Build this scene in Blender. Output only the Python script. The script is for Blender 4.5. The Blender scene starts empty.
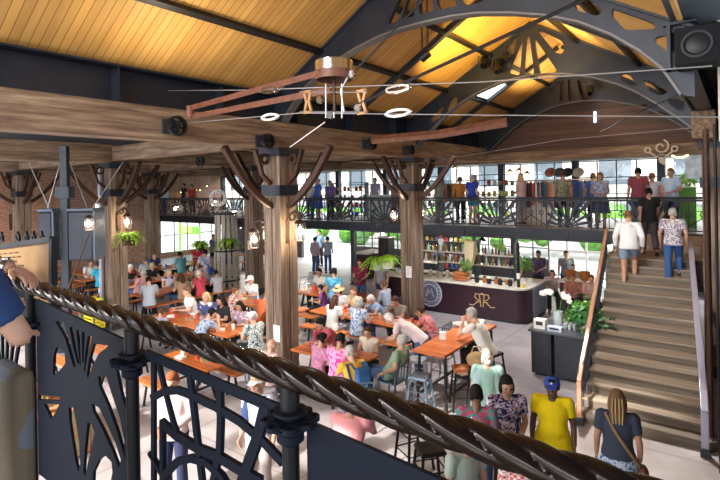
import bpy, bmesh, math, random
from mathutils import Vector, Matrix, Euler
random.seed(7)
R = math.radians
SC = bpy.context.scene
COL = SC.collection
# ------------------------------------------------------------------ camera, world, light, exposure
CZ = 4.1; YAW = R(37.2); ROLL = R(1.03); FPX = 500.0
cam_d = bpy.data.cameras.new('camera'); cam = bpy.data.objects.new('camera', cam_d); COL.objects.link(cam)
cam_d.sensor_width = 36; cam_d.lens = FPX/720*36; cam_d.clip_start = .05; cam_d.clip_end = 300
cam.matrix_world = Matrix.Translation((0, 0, CZ)) @ Matrix.Rotation(YAW, 4, 'Z') @ Matrix.Rotation(R(90), 4, 'X') @ Matrix.Rotation(-ROLL, 4, 'Z')
cam_d.shift_y = -(240-187)/720
SC.camera = cam
w = bpy.data.worlds.new('world'); SC.world = w; w.use_nodes = True
wn = w.node_tree.nodes; wb = wn['Background']; wb.inputs[0].default_value = (.80, .90, 1, 1); wb.inputs[1].default_value = 1.25
SC.view_settings.view_transform = 'Standard'; SC.view_settings.look = 'None'; SC.view_settings.gamma = 1
SC.view_settings.exposure = 1.05; SC.view_settings.use_curve_mapping = False
def light(name, kind, loc, energy, col=(1, 1, 1), size=1., size_y=None, rot=None, look=None, spot=None):
    d = bpy.data.lights.new(name, kind); d.energy = energy; d.color = col
    if kind == 'AREA':
        d.size = size
        if size_y: d.shape = 'RECTANGLE'; d.size_y = size_y
    elif kind == 'SUN': d.angle = size
    else: d.shadow_soft_size = size
    if kind == 'SPOT': d.spot_size = R(spot); d.spot_blend = .5
    o = bpy.data.objects.new(name, d); COL.objects.link(o); o.location = loc
    if look: o.rotation_euler = (Vector(look)-Vector(loc)).to_track_quat('-Z', 'Y').to_euler()
    elif rot: o.rotation_euler = rot
    return o
# added fill from behind the viewer, then daylight through the far windows
light('fill_front', 'AREA', (-9, -7, 8.5), 4600, (1, .97, .93), 20, 6, look=(-9, 9, 0))
light('daylight_back', 'AREA', (-12, 26, 8.5), 3600, (.86, .93, 1), 32, 5, look=(-12, 14, 1.0))
light('sunshine', 'SUN', (-14, -30, 30), 5.0, (1, .95, .86), R(1.5), look=(-6, 18, 0))
# warm roof lamps on the boards; added spots for sun patches and floor fill
light('roof_lamp_or_fill', 'SPOT', (-5.0, 10.6, 6.6), 150, (1, .66, .16), .12, look=(-5.5, 11.6, 8), spot=120)
light('roof_lamp_or_fill', 'SPOT', (-3.2, 11.2, 6.2), 170, (1, .74, .3), .12, look=(-4.0, 12.0, 8), spot=120)
light('roof_lamp_or_fill', 'SPOT', (-6.4, 4.4, 5.6), 45, (1, .85, .6), .15, look=(-6.2, 4.4, 8), spot=160)
light('roof_lamp_or_fill', 'SPOT', (-4.6, 16.0, 6.2), 200, (1, .78, .4), .12, look=(-4.4, 16.2, 8), spot=130)
light('added_spot', 'SPOT', (-5.2, 12.6, 6.6), 1000, (1, .95, .85), .08, look=(-4.4, 8.3, 0), spot=24)  # stands in for the sun patch by the high table
light('added_spot', 'SPOT', (-3.4, 12.6, 6.9), 1900, (1, .95, .86), .08, look=(-1.3, 8.0, 0), spot=24)  # stands in for the sun patch at the stair foot

light('added_spot', 'SPOT', (-2.6, 7.8, 6.2), 600, (1, .96, .9), .08, look=(-1.5, 12.2, 1.2), spot=52)  # added fill to brighten the stairs
light('added_spot', 'SPOT', (-7.2, 9.9, 4.7), 700, (1, .95, .88), .1, look=(-11.3, 8.0, 0), spot=85)  # spot aimed at the left tables, no fixture modelled
light('roof_lamp_or_fill', 'SPOT', (-4.7, 5.6, 5.7), 150, (1, .90, .72), .12, look=(-2.0, 6.6, 7.6), spot=110)  # added fill for the near part of the right roof slope
light('roof_lamp_or_fill', 'SPOT', (-4.8, 10.8, 6.3), 120, (1, .90, .72), .12, look=(-2.0, 11.2, 7.2), spot=110)  # added fill for the right slope behind the nearest truss
light('roof_lamp_or_fill', 'SPOT', (-5.0, 14.0, 6.5), 130, (1, .90, .72), .12, look=(-2.0, 14.6, 7.0), spot=110)  # added fill so the right slope shows through the second truss
light('roof_lamp_or_fill', 'SPOT', (-5.0, 16.6, 6.4), 110, (1, .90, .72), .12, look=(-2.0, 16.9, 7.0), spot=110)  # added fill for the far end of the right slope
light('added_spot', 'SPOT', (-5.8, 12.5, 6.4), 700, (.88, .92, 1), .1, look=(-5.4, 12.2, 0), spot=75)  # added cool fill for the dim floor in front of the bar
RT = Vector((math.cos(YAW), math.sin(YAW), 0)); FW = Vector((-math.sin(YAW), math.cos(YAW), 0))
def ray(u, v):
    a = (u-360)/FPX; b = (v-187)/FPX; c, s = math.cos(ROLL), math.sin(ROLL)
    a, b = a*c-b*s, a*s+b*c
    return FW+RT*a-Vector((0, 0, b))
def at(u, v, z):          # point of the horizontal plane z
    r = ray(u, v); return Vector((0, 0, CZ))+r*((z-CZ)/r.z)
def aty(u, v, y):         # point of the wall plane y
    r = ray(u, v); return Vector((0, 0, CZ))+r*(y/r.y)
# ------------------------------------------------------------------ materials
MATS = {}
def node_mat(name):
    m = bpy.data.materials.new(name); m.use_nodes = True; return m, m.node_tree, m.node_tree.nodes['Principled BSDF']
def mat(name, col, rough=.6, metal=0, noise=0, scale=8, bump=0, emit=0, spec=.5, trans=0, alpha=1):
    if name in MATS: return MATS[name]
    m, nt, b = node_mat(name); b.inputs['Base Color'].default_value = (*col, 1); b.inputs['Roughness'].default_value = rough
    b.inputs['Metallic'].default_value = metal; b.inputs['Specular IOR Level'].default_value = spec
    if trans: b.inputs['Transmission Weight'].default_value = trans
    if emit: b.inputs['Emission Color'].default_value = (*col, 1); b.inputs['Emission Strength'].default_value = emit
    if noise or bump:
        n = nt.nodes.new('ShaderNodeTexNoise'); n.inputs['Scale'].default_value = scale; n.inputs['Detail'].default_value = 5
        tc = nt.nodes.new('ShaderNodeTexCoord'); nt.links.new(tc.outputs['Object'], n.inputs['Vector'])
        if noise:
            r = nt.nodes.new('ShaderNodeValToRGB'); e = r.color_ramp.elements
            e[0].position = .3; e[1].position = .7
            e[0].color = (*[c*(1-noise) for c in col], 1); e[1].color = (*[min(1, c*(1+noise)) for c in col], 1)
            nt.links.new(n.outputs['Fac'], r.inputs[0]); nt.links.new(r.outputs[0], b.inputs['Base Color'])
        if bump:
            bp = nt.nodes.new('ShaderNodeBump'); bp.inputs['Strength'].default_value = bump
            nt.links.new(n.outputs['Fac'], bp.inputs['Height']); nt.links.new(bp.outputs[0], b.inputs['Normal'])
    MATS[name] = m; return m
def ramp(nt, stops):
    r = nt.nodes.new('ShaderNodeValToRGB'); e = r.color_ramp.elements
    while len(e) < len(stops): e.new(.5)
    for i, (p, c) in enumerate(stops): e[i].position = p; e[i].color = (*c, 1)
    return r
def wood(name, cols, axis=0, grain=12, rough=.55, boards=0, gap=(.02, .01, .01), world=False, board_axis=1, bump=.15):
    """stretched noise grain along an axis (0 x, 1 y, 2 z); boards = width of planks laid side by side along board_axis"""
    m, nt, b = node_mat(name); b.inputs['Roughness'].default_value = rough
    tc = nt.nodes.new('ShaderNodeTexCoord'); src = tc.outputs['Object']
    mp = nt.nodes.new('ShaderNodeMapping'); s = [grain]*3; s[axis] = grain*.07; mp.inputs['Scale'].default_value = s
    nt.links.new(src, mp.inputs[0])
    n = nt.nodes.new('ShaderNodeTexNoise'); n.inputs['Scale'].default_value = 1; n.inputs['Detail'].default_value = 6; n.inputs['Roughness'].default_value = .65
    nt.links.new(mp.outputs[0], n.inputs['Vector'])
    r = ramp(nt, [(.32, cols[0]), (.5, cols[1]), (.68, cols[2])]); nt.links.new(n.outputs['Fac'], r.inputs[0])
    out = r.outputs[0]
    if boards:
        sx = nt.nodes.new('ShaderNodeSeparateXYZ'); nt.links.new(src, sx.inputs[0])
        d = nt.nodes.new('ShaderNodeMath'); d.operation = 'DIVIDE'; d.inputs[1].default_value = boards; nt.links.new(sx.outputs[board_axis], d.inputs[0])
        f = nt.nodes.new('ShaderNodeMath'); f.operation = 'FRACT'; nt.links.new(d.outputs[0], f.inputs[0])
        fl = nt.nodes.new('ShaderNodeMath'); fl.operation = 'FLOOR'; nt.links.new(d.outputs[0], fl.inputs[0])
        wn_ = nt.nodes.new('ShaderNodeTexWhiteNoise'); wn_.noise_dimensions = '1D'; nt.links.new(fl.outputs[0], wn_.inputs['W'])
        mr = nt.nodes.new('ShaderNodeMapRange'); mr.inputs[3].default_value = .84; mr.inputs[4].default_value = 1.08; nt.links.new(wn_.outputs[0], mr.inputs[0])
        mx = nt.nodes.new('ShaderNodeMix'); mx.data_type = 'RGBA'; mx.blend_type = 'MULTIPLY'; mx.inputs[0].default_value = 1
        nt.links.new(out, mx.inputs[6]); nt.links.new(mr.outputs[0], mx.inputs[7])
        gp = nt.nodes.new('ShaderNodeMath'); gp.operation = 'LESS_THAN'; gp.inputs[1].default_value = .08; nt.links.new(f.outputs[0], gp.inputs[0])
        m2 = nt.nodes.new('ShaderNodeMix'); m2.data_type = 'RGBA'; nt.links.new(gp.outputs[0], m2.inputs[0]); nt.links.new(mx.outputs[2], m2.inputs[6]); m2.inputs[7].default_value = (*gap, 1)
        out = m2.outputs[2]
    nt.links.new(out, b.inputs['Base Color'])
    if bump:
        bp = nt.nodes.new('ShaderNodeBump'); bp.inputs['Strength'].default_value = bump; bp.inputs['Distance'].default_value = .01
        nt.links.new(n.outputs['Fac'], bp.inputs['Height']); nt.links.new(bp.outputs[0], b.inputs['Normal'])
    MATS[name] = m; return m
def cloth(name, base, cols=(), scale=14, kind='voronoi'):
    """printed cloth: patches of colour on a ground colour"""
    if name in MATS: return MATS[name]
    m, nt, b = node_mat(name); b.inputs['Roughness'].default_value = .85; b.inputs['Specular IOR Level'].default_value = .2
    tc = nt.nodes.new('ShaderNodeTexCoord')
    if kind == 'check':
        t = nt.nodes.new('ShaderNodeTexChecker'); t.inputs['Scale'].default_value = scale; t.inputs[1].default_value = (*base, 1); t.inputs[2].default_value = (*cols[0], 1)
        nt.links.new(tc.outputs['Object'], t.inputs['Vector']); nt.links.new(t.outputs['Color'], b.inputs['Base Color'])
    elif kind == 'plain':
        b.inputs['Base Color'].default_value = (*base, 1)
    else:
        t = nt.nodes.new('ShaderNodeTexNoise'); t.inputs['Scale'].default_value = scale; t.inputs['Detail'].default_value = 1.5
        nt.links.new(tc.outputs['Object'], t.inputs['Vector'])
        stops = [(0, base)]; n = len(cols)
        for i, c in enumerate(cols): stops.append((.45+.2*i/max(1, n), c))
        r = ramp(nt, stops); r.color_ramp.interpolation = 'CONSTANT'; nt.links.new(t.outputs['Fac'], r.inputs[0]); nt.links.new(r.outputs[0], b.inputs['Base Color'])
    MATS[name] = m; return m
steel = mat('blue_black_steel', (.015, .019, .031), .42, .25, noise=.3, scale=3)
steel_matt = mat('dark_steel', (.03, .034, .046), .55, .2)
black_iron = mat('black_iron', (.012, .012, .014), .45, .4)
rust_iron = mat('brown_iron', (.06, .026, .016), .5, .4, noise=.4, scale=20)
slate = mat('slate_board', (.05, .065, .08), .7, noise=.2, scale=2)
chrome = mat('polished_metal', (.62, .63, .66), .18, 1)
leather = mat('leather_belt', (.15, .055, .03), .5, noise=.35, scale=9)
brass = mat('tan_casting', (.46, .25, .11), .45, .2, noise=.2, scale=30)
white_paint = mat('white_paint', (.78, .76, .72), .55)
cream = mat('cream_plaster', (.58, .52, .42), .8, noise=.12, scale=3)
plum = mat('plum_lacquer', (.035, .012, .022), .35)
gold = mat('gold_leaf', (.75, .52, .25), .4, .4)
marble = mat('marble', (.72, .68, .6), .25, noise=.08)
leaf = mat('leaf', (.10, .28, .03), .5, noise=.5, scale=5)
leaf_lime = mat('lime_leaf', (.26, .48, .03), .5, noise=.4, scale=6)
leaf_dark = mat('dark_leaf', (.03, .14, .03), .45, noise=.4, scale=6)
paper = mat('paper', (.82, .81, .78), .7)
timber = wood('old_timber', [(.085, .05, .032), (.20, .13, .082), (.36, .26, .175)], axis=1, grain=13, rough=.8, bump=.6)
timber_z = wood('old_timber_post', [(.07, .045, .03), (.18, .12, .082), (.31, .225, .16)], axis=2, grain=14, rough=.8, bump=.6)
timber_x = wood('old_timber_cross', [(.075, .045, .028), (.18, .115, .074), (.31, .215, .145)], axis=0, grain=13, rough=.8, bump=.6)
table_wood = wood('orange_table_wood', [(.42, .085, .018), (.62, .16, .035), (.74, .23, .05)], axis=0, grain=9, rough=.3, boards=.14, board_axis=1, gap=(.12, .03, .01), bump=.05)
bench_wood = wood('bench_wood', [(.30, .085, .028), (.48, .15, .045), (.62, .24, .08)], axis=0, grain=9, rough=.35, bump=.05)
plank = wood('ceiling_boards', [(.50, .26, .06), (.60, .33, .085), (.66, .38, .11)], axis=0, grain=4, rough=.6, boards=.125, board_axis=1, gap=(.16, .075, .02), bump=.03)
brown_board = wood('brown_boards', [(.05, .026, .02), (.085, .042, .028), (.12, .062, .04)], axis=0, grain=5, rough=.7, boards=.2, board_axis=2, gap=(.012, .007, .005))
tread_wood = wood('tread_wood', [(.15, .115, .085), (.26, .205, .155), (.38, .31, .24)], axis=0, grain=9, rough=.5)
rail_wood = wood('handrail_wood', [(.25, .10, .05), (.38, .19, .11), (.44, .26, .2)], axis=1, grain=8, rough=.4, bump=.02)
def brick_mat():
    m, nt, b = node_mat('old_brick'); tc = nt.nodes.new('ShaderNodeTexCoord'); mp = nt.nodes.new('ShaderNodeMapping'); mp.inputs['Rotation'].default_value = (R(90), 0, R(90))
    br = nt.nodes.new('ShaderNodeTexBrick'); br.inputs['Scale'].default_value = 3.2; br.inputs['Color1'].default_value = (.26, .12, .08, 1); br.inputs['Color2'].default_value = (.42, .24, .16, 1); br.inputs['Mortar'].default_value = (.4, .34, .28, 1); br.inputs['Mortar Size'].default_value = .02
    sx = nt.nodes.new('ShaderNodeSeparateXYZ'); cx = nt.nodes.new('ShaderNodeCombineXYZ'); nt.links.new(tc.outputs['Object'], sx.inputs[0]); nt.links.new(sx.outputs[1], cx.inputs[0]); nt.links.new(sx.outputs[2], cx.inputs[1]); nt.links.new(cx.outputs[0], br.inputs['Vector']); nt.links.new(br.outputs[0], b.inputs['Base Color']); b.inputs['Roughness'].default_value = .85; return m
brick = brick_mat()
def floor_mat():
    m, nt, b = node_mat('worn_concrete'); tc = nt.nodes.new('ShaderNodeTexCoord')
    n = nt.nodes.new('ShaderNodeTexNoise'); n.inputs['Scale'].default_value = .5; n.inputs['Detail'].default_value = 9; n.inputs['Roughness'].default_value = .62
    nt.links.new(tc.outputs['Object'], n.inputs['Vector'])
    r = ramp(nt, [(.33, (.24, .21, .21)), (.5, (.38, .35, .36)), (.66, (.52, .49, .52))]); nt.links.new(n.outputs['Fac'], r.inputs[0])
    br = nt.nodes.new('ShaderNodeTexBrick'); br.inputs['Scale'].default_value = .2; br.inputs['Color1'].default_value = (1, 1, 1, 1); br.inputs['Color2'].default_value = (.93, .92, .93, 1); br.inputs['Mortar'].default_value = (.72, .7, .68, 1); br.inputs['Mortar Size'].default_value = .004
    br.offset = 0
    nt.links.new(tc.outputs['Object'], br.inputs['Vector'])
    mx = nt.nodes.new('ShaderNodeMix'); mx.data_type = 'RGBA'; mx.blend_type = 'MULTIPLY'; mx.inputs[0].default_value = 1
    nt.links.new(r.outputs[0], mx.inputs[6]); nt.links.new(br.outputs[0], mx.inputs[7]); nt.links.new(mx.outputs[2], b.inputs['Base Color'])
    rr = ramp(nt, [(.3, (.25,)*3), (.7, (.55,)*3)]); nt.links.new(n.outputs['Fac'], rr.inputs[0]); nt.links.new(rr.outputs[0], b.inputs['Roughness']); return m
concrete = floor_mat()
def glass_mat(name, tint=(1, 1, 1), a=.12):
    m = bpy.data.materials.new(name); m.use_nodes = True; nt = m.node_tree; nt.nodes.clear()
    o = nt.nodes.new('ShaderNodeOutputMaterial'); t = nt.nodes.new('ShaderNodeBsdfTransparent'); t.inputs[0].default_value = (*tint, 1); g = nt.nodes.new('ShaderNodeBsdfGlossy'); g.inputs['Roughness'].default_value = .05
    x = nt.nodes.new('ShaderNodeMixShader'); x.inputs[0].default_value = a; nt.links.new(t.outputs[0], x.inputs[1]); nt.links.new(g.outputs[0], x.inputs[2]); nt.links.new(x.outputs[0], o.inputs[0]); return m
glass = glass_mat('clear_glass'); glass_green = glass_mat('greenish_glass', (.8, .95, .88), .15)
bulb_mat = mat('lit_bulb', (1, .86, .6), .3, emit=14)
sky_pane = mat('skylight_pane', (.9, .95, 1), .3, emit=2.2)
sign_lit = mat('lit_sign', (.35, .9, .12), .4, emit=.25)
# ------------------------------------------------------------------ mesh helpers
class MB:
    def __init__(s): s.v = []; s.f = []; s.mi = []
    def add(s, vs, fs, mi=0):
        k = len(s.v); s.v += [tuple(v) for v in vs]; s.f += [[i+k for i in f] for f in fs]; s.mi += [mi]*len(fs)
    def box(s, c, d, rot=None, mi=0):
        M = rot.to_matrix() if isinstance(rot, Euler) else (rot or Matrix.Identity(3))
        vs = [Vector(c)+M @ Vector((x*d[0]/2, y*d[1]/2, z*d[2]/2)) for x in (-1, 1) for y in (-1, 1) for z in (-1, 1)]
        s.add(vs, [(0, 1, 3, 2), (4, 6, 7, 5), (0, 4, 5, 1), (2, 3, 7, 6), (0, 2, 6, 4), (1, 5, 7, 3)], mi)
    def bb(s, a, b, mi=0):
        s.box([(a[i]+b[i])/2 for i in range(3)], [abs(b[i]-a[i]) for i in range(3)], mi=mi)
    def bar(s, a, b, w, h=None, up=(0, 0, 1), mi=0):
        a, b = Vector(a), Vector(b); h = h or w; d = b-a; L = d.length; d.normalize(); u = Vector(up)
        if abs(d.dot(u)) > .99: u = Vector((0, 1, 0))
        x = d.cross(u).normalized(); z = x.cross(d)
        M = Matrix((x, d, z)).transposed(); s.box((a+b)/2, (w, L, h), M, mi)
    def tube(s, pts, r, n=8, cap=True, mi=0, side=None):
        pts = [Vector(p) for p in pts]; k = len(pts); rs = r if isinstance(r, (list, tuple)) else [r]*k
        vs = []; prev = None
        for i, p in enumerate(pts):
            d = (pts[min(i+1, k-1)]-pts[max(i-1, 0)]).normalized()
            if side is not None: x = (side-d*side.dot(d)).normalized()
            elif prev is None:
                x = d.cross(Vector((0, 0, 1)));  x = d.cross(Vector((0, 1, 0))) if x.length < .05 else x; x.normalize()
            else: x = (prev-d*prev.dot(d)).normalized()
            prev = x; y = d.cross(x); rr = rs[i]; rx, ry = rr if isinstance(rr, (tuple, list)) else (rr, rr)
            vs += [p+x*math.cos(2*math.pi*j/n)*rx+y*math.sin(2*math.pi*j/n)*ry for j in range(n)]
        fs = [(i*n+j, i*n+(j+1) % n, (i+1)*n+(j+1) % n, (i+1)*n+j) for i in range(k-1) for j in range(n)]
        if cap: fs += [tuple(range(n))[::-1], tuple((k-1)*n+j for j in range(n))]
        s.add(vs, fs, mi)
    def ball(s, c, r, n=10, m=7, M=None, mi=0):
        rx, ry, rz = r if isinstance(r, (tuple, list)) else (r, r, r); vs = []; c = Vector(c)
        for i in range(m+1):
            t = math.pi*i/m
            for j in range(n):
                p = Vector((rx*math.sin(t)*math.cos(2*math.pi*j/n), ry*math.sin(t)*math.sin(2*math.pi*j/n), rz*math.cos(t)))
                vs.append(c+(M @ p if M else p))
        s.add(vs, [(i*n+j, (i+1)*n+j, (i+1)*n+(j+1) % n, i*n+(j+1) % n) for i in range(m) for j in range(n)], mi)
    def lathe(s, prof, c=(0, 0, 0), n=16, mi=0, M=None, closed=False):
        vs = []; c = Vector(c)
        for (r, z) in prof:
            for j in range(n):
                p = Vector((r*math.cos(2*math.pi*j/n), r*math.sin(2*math.pi*j/n), z)); vs.append(c+(M @ p if M else p))
        k = len(prof); fs = [(i*n+j, i*n+(j+1) % n, ((i+1) % k)*n+(j+1) % n, ((i+1) % k)*n+j) for i in range(k if closed else k-1) for j in range(n)]
        s.add(vs, fs, mi)
    def ring(s, c, ro, ri, t, M=None, n=24, mi=0): s.lathe([(ri, -t/2), (ro, -t/2), (ro, t/2), (ri, t/2)], c, n, mi, M, True)
    def strip(s, pts, w, o, n_, t, mi=0):
        """ribbon of width w along 2-D points laid on plane o + x*a + z*b, thickness t along n_"""
        o = Vector(o); n_ = Vector(n_); P = [Vector((p[0], 0, p[1])) for p in pts]; ws = w if isinstance(w, list) else [w]*len(P); vs = []
        for i, p in enumerate(P):
            d = (P[min(i+1, len(P)-1)]-P[max(i-1, 0)]).normalized(); q = Vector((-d.z, 0, d.x))*ws[i]/2
            for sg in (-1, 1):
                for st in (-1, 1): vs.append(o+p+q*sg+Vector((0, st*t/2, 0)))
        fs = []
        for i in range(len(P)-1):
            a = i*4; b = a+4
            fs += [(a, b, b+2, a+2), (a+1, a+3, b+3, b+1), (a, a+1, b+1, b), (a+2, b+2, b+3, a+3)]
        fs += [(0, 2, 3, 1), (len(P)*4-4, len(P)*4-3, len(P)*4-1, len(P)*4-2)]
        s.add(vs, fs, mi)
    def mesh(s, name, smooth=False):
        me = bpy.data.meshes.new(name); me.from_pydata(s.v, [], s.f); me.validate(); me.update()
        if me.polygons and len(s.mi) == len(me.polygons) and any(s.mi): me.polygons.foreach_set('material_index', s.mi)
        bm = bmesh.new(); bm.from_mesh(me); bmesh.ops.recalc_face_normals(bm, faces=bm.faces); bm.to_mesh(me); bm.free()
        if smooth:
            me.polygons.foreach_set('use_smooth', [True]*len(me.polygons))
            try: me.set_sharp_from_angle(angle=R(40))
            except Exception: pass
        return me
    def build(s, name, m, parent=None, smooth=False, bevel=0):
        me = s.mesh(name, smooth)
        for x in (m if isinstance(m, (list, tuple)) else [m]): me.materials.append(x)
        return obj(name, me, parent, bevel)
def obj(name, me, parent=None, bevel=0):
    o = bpy.data.objects.new(name, me); COL.objects.link(o)
    if parent: o.parent = parent
    if bevel:
        b = o.modifiers.new('bevel', 'BEVEL'); b.width = bevel; b.segments = 2; b.limit_method = 'ANGLE'
    return o
def tag(o, label, cat, group=None, kind=None):
    o['label'] = label; o['category'] = cat
    if group: o['group'] = group
    if kind: o['kind'] = kind
    return o
def struct(o): o['kind'] = 'structure'; return o
def thing(name, label, cat, loc=(0, 0, 0), rz=0, group=None):
    o = bpy.data.objects.new(name, None); COL.objects.link(o); o.location = loc; o.rotation_euler = (0, 0, rz); o.empty_display_size = .1
    return tag(o, label, cat, group)
def kids(o): return [c for c in bpy.data.objects if c.parent == o]
def dup(root, loc, rz=None, label=None, group=None, sc=None):
    r = root.copy(); COL.objects.link(r); r.location = loc
    if rz is not None: r.rotation_euler = (r.rotation_euler[0], r.rotation_euler[1], rz)
    if label: r['label'] = label
    if group: r['group'] = group
    if sc: r.scale = sc if isinstance(sc, (tuple, list)) else (sc,)*3
    for ch in KIDS.get(root.name) or kids(root):
        c = ch.copy(); COL.objects.link(c); c.parent = r
        for g in KIDS.get(ch.name) or kids(ch):
            d = g.copy(); COL.objects.link(d); d.parent = c
    return r
KIDS = {}
def keep(root):
    KIDS[root.name] = kids(root)
    for c in KIDS[root.name]: KIDS[c.name] = kids(c)
    return root
def plate(name, outline, holes, y, t, m, parent=None, bevel=0):
    """flat-cut plate with holes in an x-z plane, thickness t along y"""
    cu = bpy.data.curves.new(name, 'CURVE'); cu.dimensions = '2D'; cu.fill_mode = 'BOTH'; cu.extrude = t/2; cu.bevel_depth = bevel
    for poly in [outline]+holes:
        sp = cu.splines.new('POLY'); sp.points.add(len(poly)-1); sp.use_cyclic_u = True
        for i, p in enumerate(poly): sp.points[i].co = (p[0], p[1], 0, 1)
    tmp = bpy.data.objects.new('tmp', cu); COL.objects.link(tmp)
    dg = bpy.context.evaluated_depsgraph_get(); me = bpy.data.meshes.new_from_object(tmp.evaluated_get(dg)); bpy.data.objects.remove(tmp)
    me.transform(Matrix.Translation((0, y, 0)) @ Matrix.Rotation(R(90), 4, 'X')); me.name = name; me.materials.clear(); me.materials.append(m)
    return obj(name, me, parent)
def roundpoly(pts, r=.25, n=4):
    """round the corners of a polygon; r is the share of each edge used"""
    out = []; k = len(pts)
    for i in range(k):
        p = Vector(pts[i]).to_2d() if len(pts[i]) > 2 else Vector(pts[i]); a = Vector(pts[i-1]); b = Vector(pts[(i+1) % k])
        s, e = p+(a-p)*r, p+(b-p)*r
        for j in range(n+1):
            q = j/n; out.append(tuple((1-q)**2*s+2*q*(1-q)*p+q*q*e))
    return out

# ------------------------------------------------------------------ setting
XL, XM, XF, XR = -7.9, -15.05, -22.3, -.55      # post rows (x)
YA, YB, YC = 7.55, 12.95, 18.35                  # post rows (y)
ZB0, ZB1, ZE = 4.95, 5.5, 6.1                    # beam underside, beam top, eaves
b = MB(); b.bb((-29, -4, -.2), (3, 21.6, 0)); struct(b.build('floor', concrete))
b = MB(); b.bb((-60, 21.6, -.25), (20, 60, -.03)); struct(b.build('floor_outside', mat('pale_paving', (.62, .6, .57), .8, noise=.1, scale=.6)))
# viewer's gallery and the gallery opposite
b = MB(); b.bb((-6, -4, 2.42), (3, .98, 2.7)); struct(b.build('floor_near_gallery', tread_wood))
b = MB(); b.bb((-5, -5, 5.3), (3, .6, 5.42)); struct(b.build('ceiling_shade_near_gallery', brown_board))  # unseen ceiling added to keep the front fill off the handrail
b = MB(); b.bb((-28, 15.95, 2.38), (1.5, 21.5, 2.7)); struct(b.build('floor_far_gallery', mat('gallery_floor', (.30, .25, .22), .45, noise=.2, scale=1.5)))
b = MB(); b.bb((-28, 15.85, 2.36), (1.5, 15.95, 2.66)); b.bb((-28, 15.80, 2.62), (1.5, 15.96, 2.70)); b.bb((-28, 15.8, 2.34), (1.5, 15.96, 2.38))
for i in range(18): b.bb((-28+i*1.7, 15.82, 2.38), (-27.95+i*1.7, 15.86, 2.62))
struct(b.build('trim_gallery_edge', steel))
# roof slopes: boards laid up the slope
SL = math.atan2(2.2, 3.7)
for nm, x0, sg in (('ceiling_left', XL, 1), ('ceiling_right', XR, -1)):
    b = MB(); L = 3.68/math.cos(SL)+.05; b.bb((0, -3, 0 if sg == 1 else -.08), (L, 18.42, .08 if sg == 1 else 0)); o = struct(b.build(nm, plank))
    o.location = (x0, 0, ZE); o.rotation_euler = (0, -SL, 0) if sg == 1 else (0, math.pi+SL, 0)
# skylights are glowing openings in the boards
def on_slope(x): return ZE+(x-XL)*math.tan(SL)
for i, (sx0, y) in enumerate(((-5.75, 4.55), (-6.2, 15.0))):
    b = MB(); b.bb((-.38, -.6, -.012), (.38, .6, 0)); b2 = MB()
    for (a, c) in (((-.44, -.66), (.44, -.6)), ((-.44, .6), (.44, .66)), ((-.44, -.6), (-.38, .6)), ((.38, -.6), (.44, .6))): b2.bb((*a, -.04), (*c, 0))
    f = b2.build('window_%d' % (11+i), steel_matt); struct(f); f.location = (sx0, y, on_slope(sx0)-.004); f.rotation_euler = (0, -SL, 0); b.build('pane', sky_pane, f)
b = MB(); b.bb((-.7, -.3, -.012), (.7, .3, 0)); f = b.build('window_13', sky_pane); struct(f); f.location = (-2.05, 14.2, on_slope(-6.35)-.01); f.rotation_euler = (0, SL, 0)
# aisle ceilings and beyond
b = MB(); b.bb((-28.2, -4, 6.15), (XL-.1, 18.6, 6.3)); struct(b.build('ceiling_aisle', slate))
b = MB(); b.bb((-28.2, 18.6, 5.0), (3, 21.8, 5.15)); struct(b.build('ceiling_gallery', mat('gallery_ceiling', (.10, .085, .075), .8)))
b = MB(); b.bb((-28.2, -4, 0), (-28, 15.9, 6.3)); b.bb((-28.2, 15.9, 2.36), (-28, 21.6, 6.3)); b.bb((-28.2, 15.9, 0), (-28, 21.6, .25)); struct(b.build('wall_left', brick))
b = MB(); b.bb((-60, -4, -.25), (-28.2, 21.6, -.03)); struct(b.build('floor_yard', mat('pale_paving_yard', (.55, .53, .5), .8, noise=.1, scale=.6)))
b = MB()
for i in range(7): b.bb((-28.13, 15.9+i*.93, .25), (-28.07, 15.95+i*.93, 2.36))
for z in (.25, 1.3, 2.3): b.bb((-28.12, 15.9, z), (-28.08, 21.6, z+.05))
f = struct(b.build('window_30', steel_matt)); b = MB(); b.bb((-28.104, 15.9, .25), (-28.096, 21.5, 2.36)); b.build('pane', glass, f)
b = MB(); b.bb((XR-.12, -4, 6.13), (3, 18.5, 6.3)); struct(b.build('ceiling_side', slate))
# gable of dark boards
g = plate('wall_gable', [(-28, 4.98), (2, 4.98), (2, 6.3), (XR+.1, 6.3), (XR, ZE), (-4.22, 8.32), (XL, ZE), (-28, 6.3)], [], 18.5, .16, brown_board); struct(g)
b = MB(); b.bb((XR+.35, 7.8, 4.6), (XR+.5, 18.4, 7.2)); struct(b.build('wall_right', cream))
b = MB(); b.bb((.75, 1.6, 0), (.9, 18.4, 4.6)); struct(b.build('wall_right_lower', brown_board))
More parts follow.
